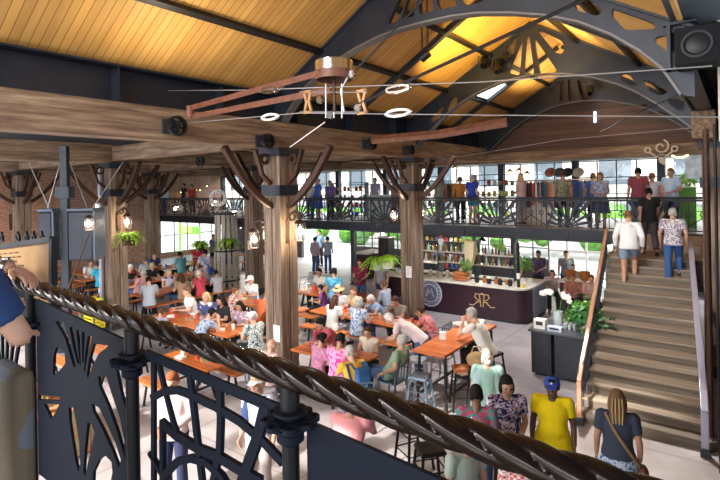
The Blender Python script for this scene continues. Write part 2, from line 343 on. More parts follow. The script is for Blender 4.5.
# window wall behind the gallery: glazing bars, panes, piers
def glazing(name, x0, x1, z0, z1, y, nx, nz, m=steel_matt, bar=.04, pane=glass):
    b = MB(); 
    for i in range(nx+1): x = x0+(x1-x0)*i/nx; b.bb((x-bar/2, y-.03, z0), (x+bar/2, y+.03, z1))
    for i in range(nz+1): z = z0+(z1-z0)*i/nz; b.bb((x0, y-.025, z-bar/2), (x1, y+.025, z+bar/2))
    f = struct(b.build(name, m)); p = MB(); p.bb((x0, y-.004, z0), (x1, y+.004, z1)); p.build('pane', pane, f); return f
wi = 1
piers = MB()
xs = [-28, -24.6, -21.2, -17.8, -14.6, -11.4, -8.4, -5.3, -2.3, 1.0]
for i in range(len(xs)-1):
    x0, x1 = xs[i]+.12, xs[i+1]-.12
    glazing('window_%d' % wi, x0, x1, 3.0 if i % 3 else 2.75, 4.96, 21.5, 4, 3); wi += 1
for x in xs: piers.bb((x-.12, 21.35, 2.7), (x+.12, 21.6, 5.0))
struct(piers.build('trim_1', steel_matt))
lows = [(-28, -24.5, 0), (-24.5, -20.6, 1), (-20.6, -16.6, 2), (-16.6, -13.4, 1), (-13.4, -10.4, 0), (-10.4, -6.4, 1), (-6.4, -4.2, 3), (-4.2, 1.2, 1)]
sol = MB()
for x0, x1, k in lows:
    if k == 0: sol.bb((x0, 21.35, 0), (x1, 21.55, 2.4))
    elif k == 1: glazing('window_%d' % wi, x0, x1, .9, 2.35, 21.45, 6, 3); wi += 1; sol.bb((x0, 21.35, 0), (x1, 21.55, .9))
    elif k == 3: glazing('window_%d' % wi, x0, x1, .3, 2.35, 21.45, 3, 2, white_paint, .08); wi += 1
struct(sol.build('wall_back', mat('dark_painted_wall', (.055, .05, .055), .7)))
# outside: pale building and hedge seen through the windows
t = thing('building', 'pale rendered building across the street behind the windows', 'building', (-12, 35, 0))
b = MB(); b.bb((-33, -1, 0), (32, 1, 9)); b.build('facade', mat('pale_render', (.50, .49, .47), .85), t)
for i in range(16):
    for z in (1.0, 4.0): b = MB(); b.bb((-31+i*4, -1.06, z), (-29.2+i*4, -.98, z+1.8)); b.build('window', mat('street_window', (.10, .13, .16), .2), t)
fb = MB()
for i in range(60):
    fb.ball((-34+i*.62+random.uniform(-.2, .2), 29+random.uniform(-.6, .6), random.uniform(.5, 2.4)), random.uniform(.4, .8), 7, 5)
tag(fb.build('hedge', leaf), 'green hedge outside beyond the far windows', 'hedge', kind='stuff')
# ------------------------------------------------------------------ timber frame
def beam(label, a, bb_, m, name='timber_beam'):
    b = MB(); c = [(a[i]+bb_[i])/2 for i in range(3)]; d = [abs(bb_[i]-a[i])/2 for i in range(3)]
    b.bb([-x for x in d], d); o = b.build(name, m, bevel=.02); o.location = c; return tag(o, label, 'beam')
beam('huge timber beam along the nave carrying the roof eave, nearest of the long beams', (XL-.22, -3, ZB0), (XL+.22, 18.3, ZB1), timber)
beam('long timber beam over the middle row of posts in the aisle', (XM-.2, -3, ZB0), (XM+.2, 18.3, ZB1), timber)
beam('long timber beam over the farthest row of posts by the brick wall', (XF-.2, -3, ZB0), (XF+.2, 18.3, ZB1), timber)
beam('timber beam on the right side of the nave above the staircase', (XR-.2, 12.0, ZB0), (XR+.2, 18.3, ZB1), timber)
k = 0
for (x0, x1) in ((XM+.2, XL-.22), (XF+.2, XM-.2), (-28, XF-.2)):
    for y, w in ((YA, 'near'), (YB, 'far')):
        beam('timber cross beam of the %s row, %s bay of the aisle' % (w, ['right hand', 'middle', 'left hand'][k]), (x0, y-.16, ZB0+.06), (x1, y+.16, ZB1-.06), timber_x, 'cross_beam')
    k += 1
beam('timber beam running under the dark boarded gable above the gallery', (-28, YC-.2, 4.92), (1, YC+.02, 5.28), timber_x, 'cross_beam')
for x, w, ys in ((XL, 'left', -3), (XR, 'right', 7.4)):
    b = MB(); b.bb((x-.16, ys, ZB1+.002), (x-.12, 18.3, ZE-.03)); b.bb((x-.2, ys, ZB1+.002), (x+.14, 18.3, ZB1+.03)); b.bb((x-.2, ys, ZE-.03), (x+.16, 18.3, ZE))
    for y in range(int(ys)+1, 18, 2): b.bb((x-.12, y, ZB1), (x+.12, y+.02, ZE))
    tag(b.build('eaves_girder', steel), 'dark blue steel girder between timber beam and roof boards, %s side' % w, 'girder')
def bracket_mb(sg, axis):   # curved knee brace with pierced scroll
    mb = MB(); pts = []
    for i in range(9):
        t = i/8; pts.append((sg*(.25+1.2*t), 3.72+1.2*t-.16*math.sin(math.pi*t)))
    mb.strip(pts, .11, (0, 0, 0), (0, 1, 0), .12)
    mb.strip([(sg*.27, 4.2), (sg*.5, 4.4), (sg*.68, 4.9)], .06, (0, 0, 0), (0, 1, 0), .10)
    mb.ring((sg*.43, 0, 4.72), .12, .07, .08, Matrix.Rotation(R(90), 3, 'X'), 14)
    if axis == 'y': mb.v = [(-y, x, z) for x, y, z in mb.v]
    return mb
def post(x, y, label, base=0, w=.5, braces=((1, 'x'), (-1, 'x'), (1, 'y'), (-1, 'y')), jacket=True):
    t = thing('timber_post', label, 'post', (x, y, base)); h = ZB0-base; z0 = -base
    b = MB(); b.bb((-w/2, -w/2, 0), (w/2, w/2, h)); b.build('post_shaft', timber_z, t, bevel=.015)
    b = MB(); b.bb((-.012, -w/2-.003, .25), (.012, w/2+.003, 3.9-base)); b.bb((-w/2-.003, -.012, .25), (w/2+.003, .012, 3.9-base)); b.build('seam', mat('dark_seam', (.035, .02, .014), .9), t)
    b = MB(); b.bb((-w/2-.03, -w/2-.03, 3.95-base), (w/2+.03, w/2+.03, 4.17-base))
    b.bb((-w/2-.05, -.06, 3.98-base), (w/2+.05, .06, 4.14-base)); b.build('iron_band', steel, t)
    b = MB(); b.bb((-w/2-.02, -w/2-.02, 0), (w/2+.02, w/2+.02, .25)); b.build('iron_shoe', steel_matt, t)
    b = MB(); b.bb((-w/2-.06, -w/2-.06, 4.78-base), (w/2+.06, w/2+.06, ZB0-base)); b.build('iron_cap', steel_matt, t)
    for s, ax in braces:
        m = bracket_mb(s, ax); m.v = [(a, c, z+z0) for a, c, z in m.v]; m.build('curved_brace', rust_iron, t)
    return t
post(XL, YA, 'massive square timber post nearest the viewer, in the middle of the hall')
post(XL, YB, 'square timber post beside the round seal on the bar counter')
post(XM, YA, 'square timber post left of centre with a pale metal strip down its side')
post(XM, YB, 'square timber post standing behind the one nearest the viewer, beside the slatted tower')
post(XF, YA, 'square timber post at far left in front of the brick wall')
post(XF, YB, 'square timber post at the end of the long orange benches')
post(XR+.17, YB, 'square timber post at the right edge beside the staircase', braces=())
# pale strip on the left post
b = MB(); b.bb((XM-.29, YA-.36, 0), (XM-.14, YA-.29, 4.8)); tag(b.build('metal_channel', mat('grey_galvanised', (.42, .45, .52), .4, .6)), 'pale grey metal channel running up the left timber post', 'channel')
def mounted(name, label, cat, x, y, z, sz, m):
    b = MB(); b.bb((-sz[0]/2, -sz[1]/2, -sz[2]/2), (sz[0]/2, sz[1]/2, sz[2]/2)); o = b.build(name, m); o.location = (x, y, z); return tag(o, label, cat)
for (x, y, z, lab) in ((XL+.1, YA-.26, 1.05, 'white printed notice pinned low on the nearest timber post'), (XL-.1+.13, YB-.26, 1.55, 'white printed notice on the post beside the bar counter'), (XM+.05, YB-.26, 1.95, 'small white notice on the post beside the slatted tower')):
    o = mounted('paper_notice', lab, 'notice', x, y, z, (.19, .012, .34), paper)
    b = MB()
    for k in range(9): b.bb((-.07, -.0075, .13-k*.03), (.07-(k*37 % 5)*.012, -.006, .136-k*.03))
    b.build('printed_lines', mat('grey_ink', (.3, .3, .32), .8), o)
# ------------------------------------------------------------------ roof trusses, flat-cut steel
CX0 = (XL+XR)/2
ARC = {1: [(0, 6.9), (.5, 6.89), (.95, 6.84), (1.5, 6.72), (2.0, 6.57), (2.45, 6.38), (2.85, 6.13), (3.2, 5.84), (3.45, 5.57), (3.65, 5.2)], 2: [(0, 6.9), (.45, 6.875), (.9, 6.8), (1.5, 6.62), (2.0, 6.40), (2.4, 6.15), (2.75, 5.87), (3.15, 5.52), (3.5, 5.18)]}
def arc_pts(k): h = ARC[k]; return [(CX0-x, z) for x, z in h[::-1]]+[(CX0+x, z) for x, z in h[1:]]
HOLES = {
 1: [[(575, 1), (588, -2), (603, 12), (598, 17), (577, 11)], [(613, 9), (655, 24), (656, 30), (626, 31), (613, 17)], [(656, 38), (680, 32), (683, 51), (668, 53), (656, 43)]],
 2: [[(515.8, 36), (518, 37), (513, 56), (506, 48)], [(521, 43), (523, 45), (520.5, 76), (509, 73)], [(527, 37), (530, 37), (535, 75), (524, 75.5)], [(535, 40), (537, 41), (557.5, 71), (554, 74), (540, 74)], [(538, 31.5), (542, 31.5), (562, 41), (566, 49), (562, 54), (556, 53)],
     [(621, 75), (627.5, 73), (638, 85), (632, 87), (622, 81)], [(643, 80), (652, 82), (670, 92), (660, 96), (650, 92)], [(668, 99), (684, 98), (685, 110), (678, 111), (669, 104)],
     [(454, 97), (458.5, 98), (457.5, 104), (450, 112), (447, 110), (451, 101)], [(441.7, 107), (444.5, 108), (441, 118), (432.5, 122.5), (430, 120), (436, 113)]],
 3: [[(548, 92), (560, 81), (563, 81), (555, 94)], [(561, 84), (564.5, 80), (565, 100), (560, 102)], [(568, 80), (573, 80), (575.5, 100), (569, 101)], [(577, 80.5), (581, 81), (592, 100), (582, 101)], [(641, 105), (645.5, 104), (652, 111), (649, 114), (642, 109)], [(656, 112), (661, 111), (674, 119), (672, 121.5), (664, 120)]]}
def truss(y, label, k=2, hk=2, hole=None, t=.09):
    arc = arc_pts(k)
    out = arc+[(XR+.12, 5.15), (XR+.12, on_slope(XL)-.06), (CX0, on_slope(CX0)-.03), (XL-.1, ZE-.06), (XL-.1, 5.2)]
    H = []
    def tri(p): return roundpoly(p, .28)
    T3 = [[(-2.35, 6.84), (-1.80, 6.62), (-1.95, 6.50), (-2.25, 6.58)], [(-1.72, 6.58), (-1.05, 6.18), (-1.25, 6.06), (-1.62, 6.26)], [(-.98, 6.12), (-.62, 6.0), (-.62, 5.55), (-1.12, 5.96)]]
    if k == 1: T3 = [[(x, z+.08) for x, z in p] for p in T3]
    for P in HOLES[hk]:
        q = [aty(u, v, y) for u, v in P]; H.append(roundpoly([(p.x, p.z) for p in q], .2))
    if k == 1:
        for (xa, xb, z) in ((-5.02, -4.78, 7.02), (-4.72, -4.45, 7.04), (-4.36, -4.06, 7.05), (-3.97, -3.62, 7.04), (-3.5, -3.15, 7.0)):
            f = lambda x: CX0+(x-CX0)*.35; H.append(roundpoly([(xa, z), (xb, z), (f(xb)-.0, 7.8), (f(xa), 7.8)], .18))
    t_ = thing('roof_truss', label, 'truss', (CX0, y, 5.15))
    o = plate('truss_plate', [(x-CX0, z-5.15) for x, z in out], [[(x-CX0, z-5.15) for x, z in h] for h in H], 0, t, steel, t_)
    b = MB(); b.strip([(x-CX0, z-5.15-.01) for x, z in arc], .03, (0, 0, 0), (0, 1, 0), .2); b.build('bottom_flange', mat('worn_flange', (.12, .11, .11), .45, .3), t_)
    b = MB(); b.strip([(XL-.1-CX0, ZE-.08-5.15), (0, on_slope(CX0)-.05-5.15), (XR+.12-CX0, ZE-.08-5.15)], .04, (0, 0, 0), (0, 1, 0), .2); b.build('top_flange', steel_matt, t_)
truss(YA, 'nearest dark steel arched truss crossing the top of the view', 1, 1, hole=(-4.95, 7.42, .13))
truss(YB, 'second dark steel truss, a fan of slots cut under the ridge')
truss(18.2, 'farthest dark steel truss standing in front of the boarded gable', 2, 3)
for x, sg, lab in ((-6.6, 1, 'black purlin rail along the left roof slope'), (-5.3, 1, 'black purlin rail high on the left roof slope'), (-1.8, -1, 'black purlin rail along the right roof slope'), (-3.1, -1, 'black purlin rail high on the right roof slope')):
    z = on_slope(x if sg == 1 else 2*CX0-x); b = MB(); b.box((0, 0, 0), (.10, 21, .10), Matrix.Rotation(-SL*sg, 3, 'Y'))
    o = b.build('purlin', black_iron); o.location = (x, 7.7, z-.07); tag(o, lab, 'rail')
# rafters: pale timber strips bracing the slope
for i, y in enumerate((10.3, 15.6)):
    for sg in (1, -1):
        b = MB(); L = 3.6/math.cos(SL); b.bb((0, -.07, -.1), (L, .07, 0)); o = b.build('rafter', steel_matt); x0 = XL if sg == 1 else XR
        o.location = (x0, y, ZE-.02); o.rotation_euler = (0, -SL, 0) if sg == 1 else (0, -SL, math.pi)
        tag(o, 'slim dark rafter on the %s slope between the %s trusses' % ('left' if sg == 1 else 'right', 'near' if i == 0 else 'far'), 'rafter')
# ------------------------------------------------------------------ belt drives, cables and fittings under the roof
def wheel(name, label, c, r, w_, axis='y', m=black_iron, spokes=5):
    M = {'x': Matrix.Rotation(R(90), 3, 'Y'), 'y': Matrix.Rotation(R(90), 3, 'X'), 'z': Matrix.Identity(3)}[axis]
    t = thing(name, label, 'pulley', c)
    b = MB(); b.ring((0, 0, 0), r, r*.82, w_, M, 24); b.build('rim', m, t, True)
    b = MB()
    for k in range(spokes):
        a = 2*math.pi*k/spokes; b.bar((0, 0, 0), M @ Vector((r*.85*math.cos(a), r*.85*math.sin(a), 0)), r*.16)
    b.build('spokes', m, t); b = MB(); b.lathe([(0, -w_*.8), (r*.22, -w_*.8), (r*.22, w_*.8), (0, w_*.8)], n=12, M=M); b.build('hub', m, t, True)
    return t
for (u, v, Yd, r, lab) in ((177, 126, 4.9, .17, 'black spoked belt wheel bolted to the huge timber beam, far left one'), (268, 141, 6.7, .15, 'black spoked belt wheel at the head of the nearest post'), (372, 144, 10.2, .16, 'black belt wheel halfway along the huge timber beam'), (411, 150, 12.2, .15, 'black belt wheel at the head of the post beside the bar'), (200, 161, 7.28, .13, 'small black belt wheel on the cross beam behind the nearest long beam')):
    p = ray(u, v); x = XL+.42; q = Vector((0, 0, CZ))+p*(x/p.x)
    if u == 200: q = aty(u, v, 7.28); wheel('pulley', lab, q, r, .09, 'y'); continue
    t = wheel('pulley', lab, q, r, .09, 'x')
    b = MB(); b.bb((-.2, -.06, -.05), (0, .06, .05)); b.bb((-.2, -.16, -.12), (-.16, .16, .12)); b.build('bearing_block', steel_matt, t)
Yf = 5.0
def F(u, v, y=Yf): return aty(u, v, y)
dc = F(334, 70)
t = thing('belt_drum', 'round metal fan drum wrapped in a brown leather belt under the roof', 'drum', dc)
b = MB(); b.lathe([(0, .1), (.2, .12), (.245, .11), (.245, -.02), (.23, -.03), (0, -.03)], n=32); b.build('drum', chrome, t, True)
b = MB(); b.lathe([(.235, -.02), (.25, -.02), (.25, -.13), (.235, -.13)], n=32, closed=True); b.build('leather_band', leather, t, True)
b = MB(); b.lathe([(.02, -.03), (.02, -.55)], n=10); b.build('shaft', rust_iron, t, True)
b = MB()
for (u0, v0, u1, v1) in ((316, 74, 190, 108), (330, 90, 190, 117)): b.bar(F(u0, v0), F(u1, v1, 5.0), .012, .085)
q = F(190, 112); b.lathe([(.0, -.1), (.06, -.1), (.06, .1), (0, .1)], q, 14)
tag(b.build('drive_belt', leather), 'long brown leather belt stretched left from the fan drum', 'belt')
def cable(name, label, pts, r, m=steel_matt, cat='cable', n=6):
    b = MB(); P = [Vector(p) for p in pts]; c = sum(P, Vector())/len(P); b.tube([p-c for p in P], [r]*len(P), n); o = b.build(name, m, None, True); o.location = c; return tag(o, label, cat)
cable('tension_cable', 'upper pale tie cable running the width of the roof through the fan frame', [F(0, 92), F(250, 90), F(480, 82), F(712, 66)], .006, mat('galvanised_wire', (.4, .4, .42), .4, .7))
cable('tension_cable', 'lower pale tie cable running the width of the roof through the fan frame', [F(60, 134), F(300, 113), F(480, 115), F(719, 117)], .006, MATS['galvanised_wire'])
cable('drive_rod', 'long black rod slanting from the fan frame up to the roof', [F(352, 107), F(592, -4)], .02, black_iron, 'rod')
cable('drive_rod', 'thin black rod slanting from the drum up to the nearest truss', [F(356, 70), F(425, -2)], .012, black_iron, 'rod')
cable('tension_cable', 'thin cable drooping from the black rod towards the right post', [aty(600, 132, 9), aty(640, 112, 9), aty(700, 85, 9)], .008, black_iron)
cable('tension_cable', 'thin slack wire in front of the boarded gable', [aty(440, 160, 14), aty(560, 140, 14), aty(690, 128, 14)], .01, MATS['galvanised_wire'])
cable('stay_wire', 'slanting bright stay wire below the fan frame', [F(325, 122), F(290, 147)], .008, chrome)
cable('drive_belt', 'tan belt sagging under the huge timber beam to the gable', [aty(168, 130, 5.6), aty(225, 147, 7), aty(300, 158, 9), aty(400, 164, 12.4), aty(530, 160, 15.5)], (.022, .01), brass, 'belt')
cable('drive_belt', 'red-brown flat belt running right from the belt wheel on the beam', [aty(372, 140, 9.2), aty(440, 134, 9.2), aty(507, 122, 9.2)], (.05, .09), leather, 'belt', 4)
t = thing('fan_frame', 'metal linkage frame with two cast plates hanging below the fan drum', 'frame', F(335, 103))
o0 = F(335, 103)
b = MB()
for v in (92, 112): b.tube([F(300, v)-o0, F(368, v)-o0], .012, 8)
for u in (326, 334, 342): b.tube([F(u, 84)-o0, F(u, 118)-o0], .014, 8)
b.tube([F(344, 112)-o0, F(341, 90)-o0, F(352, 70)-o0], .018, 8); b.build('linkage', mat('brushed_linkage', (.22, .21, .22), .35, .8), t, True)
for u in (308, 362):
    q = F(u, 102)-o0; b = MB(); b.strip([(-.06, -.14), (-.02, 0), (-.06, .14)], .035, q, (0, 1, 0), .03); b.strip([(.06, -.14), (.02, 0), (.06, .14)], .035, q, (0, 1, 0), .03)
    for z in (-.14, .14): b.box(q+Vector((0, 0, z)), (.15, .03, .03))
    b.build('cast_plate', brass, t)
for (u, v) in ((352, 74), (320, 100), (358, 108), (330, 115)):
    b = MB(); b.lathe([(0, -.02), (.05, -.02), (.05, .02), (0, .02)], F(u, v)-o0, 16, M=Matrix.Rotation(R(90), 3, 'X')); b.build('sheave', chrome, t, True)
k = 0
for (u, v, m, lab) in ((269, 90, chrome, 'oval metal turnbuckle on the upper cable left of the fan frame'), (270, 117, white_paint, 'oval white turnbuckle on the lower cable left of the fan frame'), (398, 89, chrome, 'oval metal turnbuckle on the upper cable right of the fan frame'), (398, 113, white_paint, 'bright white oval turnbuckle on the lower cable right of the fan frame')):
    b = MB(); 
    pts = [(.16*math.cos(a), .038*math.sin(a)) for a in [2*math.pi*i/20 for i in range(21)]]; b.strip(pts, .028, (0, 0, 0), (0, 1, 0), .04)
    b.tube([(-.19, 0, 0), (-.14, 0, 0)], .012, 6); b.tube([(.14, 0, 0), (.19, 0, 0)], .012, 6)
    o = b.build('turnbuckle', m); o.location = F(u, v); tag(o, lab, 'turnbuckle')
# hanging chain and can under the nearest truss
t = thing('pendant_can', 'small black can lamp hung on two chains beneath the nearest truss', 'lamp', aty(425, 56, 8.2))
b = MB(); b.lathe([(0, -.09), (.08, -.09), (.08, .09), (0, .09)], n=16, M=Matrix.Rotation(R(60), 3, 'Y')); b.build('lamp_can', black_iron, t, True)
for dx in (-.06, .06):
    b = MB()
    for i in range(30): b.ring((dx, 0, .1+i*.042), .026, .015, .012, Matrix.Rotation(R(90), 3, 'X') if i % 2 else Matrix.Rotation(R(90), 3, 'Y'), 8)
    b.build('chain', rust_iron, t)
def stage_lamp(label, p, rx, rz):
    t = thing('stage_lamp', label, 'lamp', p, rz); M = Matrix.Rotation(rx, 3, 'X')
    b = MB(); b.lathe([(0, -.16), (.09, -.16), (.11, -.05), (.11, .18), (.095, .18), (.09, -.1), (0, -.1)], n=14, M=M); b.build('lamp_can', black_iron, t, True)
    b = MB(); b.strip([(-.14, 0), (-.14, .2), (.14, .2), (.14, 0)], .02, (0, 0, 0), (0, 1, 0), .03); b.bb((-.02, -.02, .2), (.02, .02, .34)); b.build('yoke', steel_matt, t)
for i, (u, v, rx, rz) in enumerate(((484, 62, 2.4, .4), (497, 66, 2.7, .9), (506, 58, 2.2, -.4), (590, 90, 2.5, .3))):
    stage_lamp(['black stage lamp in the cluster on the second truss, left one', 'black stage lamp in the cluster on the second truss, lowest one', 'black stage lamp in the cluster on the second truss, right one', 'black stage lamp on the far truss below the fan of slots'][i], aty(u, v, 12.6 if i < 3 else 17.8), rx, rz)
b = MB(); b.bb((-.03, -.03, -.18), (.03, .03, .18)); o = b.build('wall_light', mat('blue_white_lamp', (.6, .8, 1), .4, emit=3)); o.location = aty(595, 117, 18.3); tag(o, 'small bright upright light on the dark gable boards', 'light')
# black loudspeakers at the right end of the trusses
for (u, v, y, s, lab) in ((676, 48, 7.3, .45, 'black loudspeaker box fixed at the right end of the nearest truss'), (700, 122, 12.4, .3, 'black motor housing on the timber post at the right edge')):
    t = thing('loudspeaker', lab, 'speaker', aty(u+22, v, y)); b = MB(); b.bb((-s/2, -s/2, -s/2), (s/2, s/2, s/2)); b.build('cabinet', MATS.get('matt_black') or mat('matt_black', (.008, .008, .01), .8, spec=.2), t, bevel=.02)
    b = MB(); b.ring((0, -s/2-.01, 0), s*.36, s*.3, .02, Matrix.Rotation(R(90), 3, 'X'), 16); b.lathe([(0, 0), (s*.15, 0), (s*.3, -.02)], (0, -s/2-.012, 0), 16, M=Matrix.Rotation(R(90), 3, 'X')); b.build('speaker_cone', black_iron, t, True)
# ------------------------------------------------------------------ lanterns
def make_lantern(label, loc, arm=None, energy=40, scale=1., group=None, col=(1, .82, .55)):
    t = thing('wall_lantern', label, 'lantern', loc, group=group); t.scale = (scale,)*3
    b = MB(); b.lathe([(.0, .26), (.05, .25), (.11, .19), (.12, .17), (.0, .17)], n=14); b.lathe([(0, -.24), (.05, -.23), (.10, -.19), (0, -.19)], n=14)
    for k in range(6): a = k*math.pi/3; b.tube([(.115*math.cos(a), .115*math.sin(a), .17), (.125*math.cos(a), .125*math.sin(a), 0), (.1*math.cos(a), .1*math.sin(a), -.19)], .006, 5)
    b.build('cage', rust_iron, t, True)
    b = MB(); b.lathe([(.105, .17), (.118, .05), (.115, -.05), (.095, -.19)], n=16); b.build('glass_shade', glass, t, True)
    b = MB(); b.ball((0, 0, .02), (.04, .04, .065), 10, 8); b.build('bulb', bulb_mat, t, True)
    if arm is not None:
        a = Vector(arm)/scale; b = MB(); b.tube([(0, 0, .26), (0, 0, .36), a*.35+Vector((0, 0, .42)), a*.8+Vector((0, 0, .34)), a+Vector((0, 0, .1)), a+Vector((0, 0, -.25))], .028, 8)
        b.box(a+Vector((0, 0, -.02)), (.1, .1, .5)); b.ring(a*.55+Vector((0, 0, .3)), .09, .06, .03, Matrix.Rotation(R(90), 3, 'X'), 12); b.build('iron_arm', rust_iron, t, True)
    light('lantern_light', 'POINT', Vector(loc)+Vector((0, 0, -.01)), energy, col, .07); return t
make_lantern('glass lantern on a rusty arm at the left of the nearest timber post', (-8.62, 7.42, 2.98), (.5, .12, 0))
make_lantern('glass lantern hung at the right of the nearest timber post', (-7.28, 7.5, 3.2), (-.4, 0, 0))
make_lantern('glass lantern on the left of the post beside the bar', (-8.5, 12.9, 3.2), (.38, 0, 0))
make_lantern('lantern hung at the right of the post with the pale metal strip', (-14.25, 7.5, 3.2), (-.5, 0, 0))
p = aty(97, 208, 7.9); make_lantern('amber lantern left of the post with the pale metal strip', p, None)
p = ray(10, 220)*(27.7/1.16)+Vector((0, 0, CZ)); make_lantern('amber lantern on the brick wall at far left', (-26.5, 9.0, 2.75), (-1.4, 0, 0), 60, 1.5, col=(1, .6, .25))
# slender lamp pole leaning up to a lantern
pt, pb = aty(89, 228, 5.3), aty(67, 292, 5.0)
make_lantern('lantern at the tip of the leaning iron pole', pt+Vector((0, 0, .1)), None, scale=.75)
cable('lamp_pole', 'thin iron pole leaning towards a lantern at left', [pb-Vector((-.1, 0, 1.9)), pb, pt-Vector((0, 0, .12))], .02, rust_iron, 'pole')
for i, (u, v, y) in enumerate(((175, 209, 15.7), (233, 214, 15.7), (266, 211, 15.7), (421, 215, 15.7), (213, 204, 15.7))):
    b = MB(); b.ball((0, 0, 0), .07, 10, 7); b.lathe([(.03, .06), (.03, .13), (0, .13)], n=8); b.tube([(0, 0, .12), (0, .22, .12)], .012, 5); o = b.build('globe_bulb', bulb_mat, None, True); o.location = aty(u, v, y)
    tag(o, ['round bulb on the gallery rail behind the end post of the benches', 'round bulb on the gallery rail beside the hanging ring', 'round bulb on the gallery rail left of the nearest post', 'round bulb on the gallery rail right of the bar post', 'dim round bulb above the gallery rail in front of the ring'][i], 'bulb')
# ------------------------------------------------------------------ tall cabinets on a mast at left
mp = aty(66, 240, 5.7); mp.z = 0
t = thing('machine_mast', 'dark blue steel mast carrying two tall cabinets in the left aisle', 'machine', (mp.x, mp.y, 0))
b = MB(); b.bb((-.09, -.09, 0), (.09, .09, 5.3)); b.bb((-.17, -.17, 3.95), (.17, .17, 4.25)); b.bb((-.35, -.2, 0), (.35, .2, .12)); b.build('mast', steel, t, bevel=.01)
for dx, w_ in ((-.36, .34), (.5, .62)):
    b = MB(); b.bb((dx-w_/2, -.3, 2.35), (dx+w_/2, .3, 3.62)); cb = b.build('cabinet', steel, t, bevel=.05)
    b = MB(); b.bb((dx-w_/2-.01, -.32, 3.62), (dx+w_/2+.01, .32, 3.68)); b.bb((dx+w_/2, -.31, 2.35), (dx+w_/2+.04, .31, 3.62)); b.build('pale_frame', mat('blue_grey_frame', (.07, .09, .13), .5, .2), cb)
b = MB()
for dx in (-.5, .6): b.tube([(dx*.9, 0, 3.68), (dx*.2, 0, 4.9)], .012, 6); b.tube([(dx, .2, 3.68), (dx*2.2, .4, 4.9)], .012, 6)
b.build('stay_wires', MATS['galvanised_wire'], t)
t.rotation_euler = (0, 0, R(42))
# ------------------------------------------------------------------ slatted tower with ring, back left
tp = at(227, 289, 0); t = thing('slatted_tower', 'tapering tower of weathered pale slats standing in the aisle', 'tower', tp)
b = MB()
for k in range(14):
    a = 2*math.pi*k/14; c_, s_ = math.cos(a), math.sin(a); b.bar((.52*c_, .52*s_, 0), (.42*c_, .42*s_, 3.1), .14, .03, up=(c_, s_, 0))
b.build('slats', wood('weathered_slat', [(.35, .3, .25), (.5, .45, .38), (.62, .57, .5)], axis=2, grain=8, rough=.8), t)
for z, r in ((.4, .54), (1.6, .50), (3.1, .46)): b = MB(); b.ring((0, 0, z), r, r-.04, .07); b.build('hoop', steel_matt, t)
rp = aty(218, 198, 13.2); t = thing('marquee_ring', 'white wheel-like ring of small bulbs hanging above the slatted tower', 'sign', rp, R(40))
M = Matrix.Rotation(R(90), 3, 'X'); b = MB(); b.ring((0, 0, 0), .36, .23, .06, M, 28); b.build('ring', white_paint, t)
b = MB()
for k in range(12): a = k*math.pi/6; b.ball((.295*math.cos(a), -.035, .295*math.sin(a)), .026, 6, 4)
b.build('ring_bulbs', MATS['dark_steel'], t); b = MB(); b.tube([(0, 0, .36), (0, 0, 6.14-rp.z)], .01, 5); b.build('hanger', black_iron, t)
# ------------------------------------------------------------------ ferns
def fern_mb(n=46, L=.62, seed=1, up=.3):
    rnd = random.Random(seed); b = MB()
    for k in range(n):
        a = rnd.uniform(0, 2*math.pi); l = L*rnd.uniform(.6, 1.1); el = rnd.uniform(.1, 1.2); c_, s_ = math.cos(a), math.sin(a); P = []
        for i in range(7):
            t = i/6; P.append(Vector((c_*l*t*math.cos(el*.6), s_*l*t*math.cos(el*.6), up*l*math.sin(el)*t*2.2-l*.9*t*t*rnd.uniform(.8, 1))))
        side = Vector((-s_, c_, 0))
        for i in range(6):
            for sg in (-1, 1):
                p, q = P[i], P[i+1]; w_ = .095*l*(1-(i/6)**2)+.012; m_ = (p+q)/2
                b.add([p, m_+side*sg*w_+Vector((0, 0, -.015)), q], [(0, 1, 2)])
    return b
def hanging_fern(label, loc, L=.6, rope=1.0, arm=None, m=leaf_lime, seed=1, pot=True):
    t = thing('hanging_fern', label, 'plant', loc)
    b = fern_mb(60, L, seed); b.v = [(x, y, z+.12) for x, y, z in b.v]; b.build('fronds', m, t)
    b = MB(); b.lathe([(0, -.22), (.17, -.22), (.22, .06), (.19, .06), (.16, 0), (0, 0)], n=18); b.build('pot', white_paint if pot else rust_iron, t, True)
    b = MB()
    for k in range(3): a = k*2.09; b.tube([(.2*math.cos(a), .2*math.sin(a), .05), (0, 0, rope)], .006, 5)
    if arm: b.tube([(0, 0, rope), Vector(arm)*.5+Vector((0, 0, rope+.12)), Vector(arm)+Vector((0, 0, rope))], .02, 6)
    b.build('hanger', rust_iron, t); return t
hanging_fern('big lime-green fern in a white pot hung left of the post beside the bar', (-9.05, 12.8, 1.72), .72, 1.3, (.9, .1, 0), seed=3)
hanging_fern('smaller lime-green fern close against the left of the bar post', (-8.5, 12.55, 1.85), .5, 1.1, (.35, .15, 0), seed=4)
hanging_fern('fern hung at the right of the post with the pale metal strip', (-14.15, 7.5, 2.75), .5, 1.0, (-.65, 0, 0), seed=5, pot=False)
hanging_fern('fern in front of the slatted tower, its right-hand one', at(229, 243, 2.0), .62, 1.4, seed=6, pot=False)
hanging_fern('fern left of the slatted tower above the seated crowd', at(201, 245, 1.9), .6, 1.4, seed=7, m=leaf_lime, pot=False)
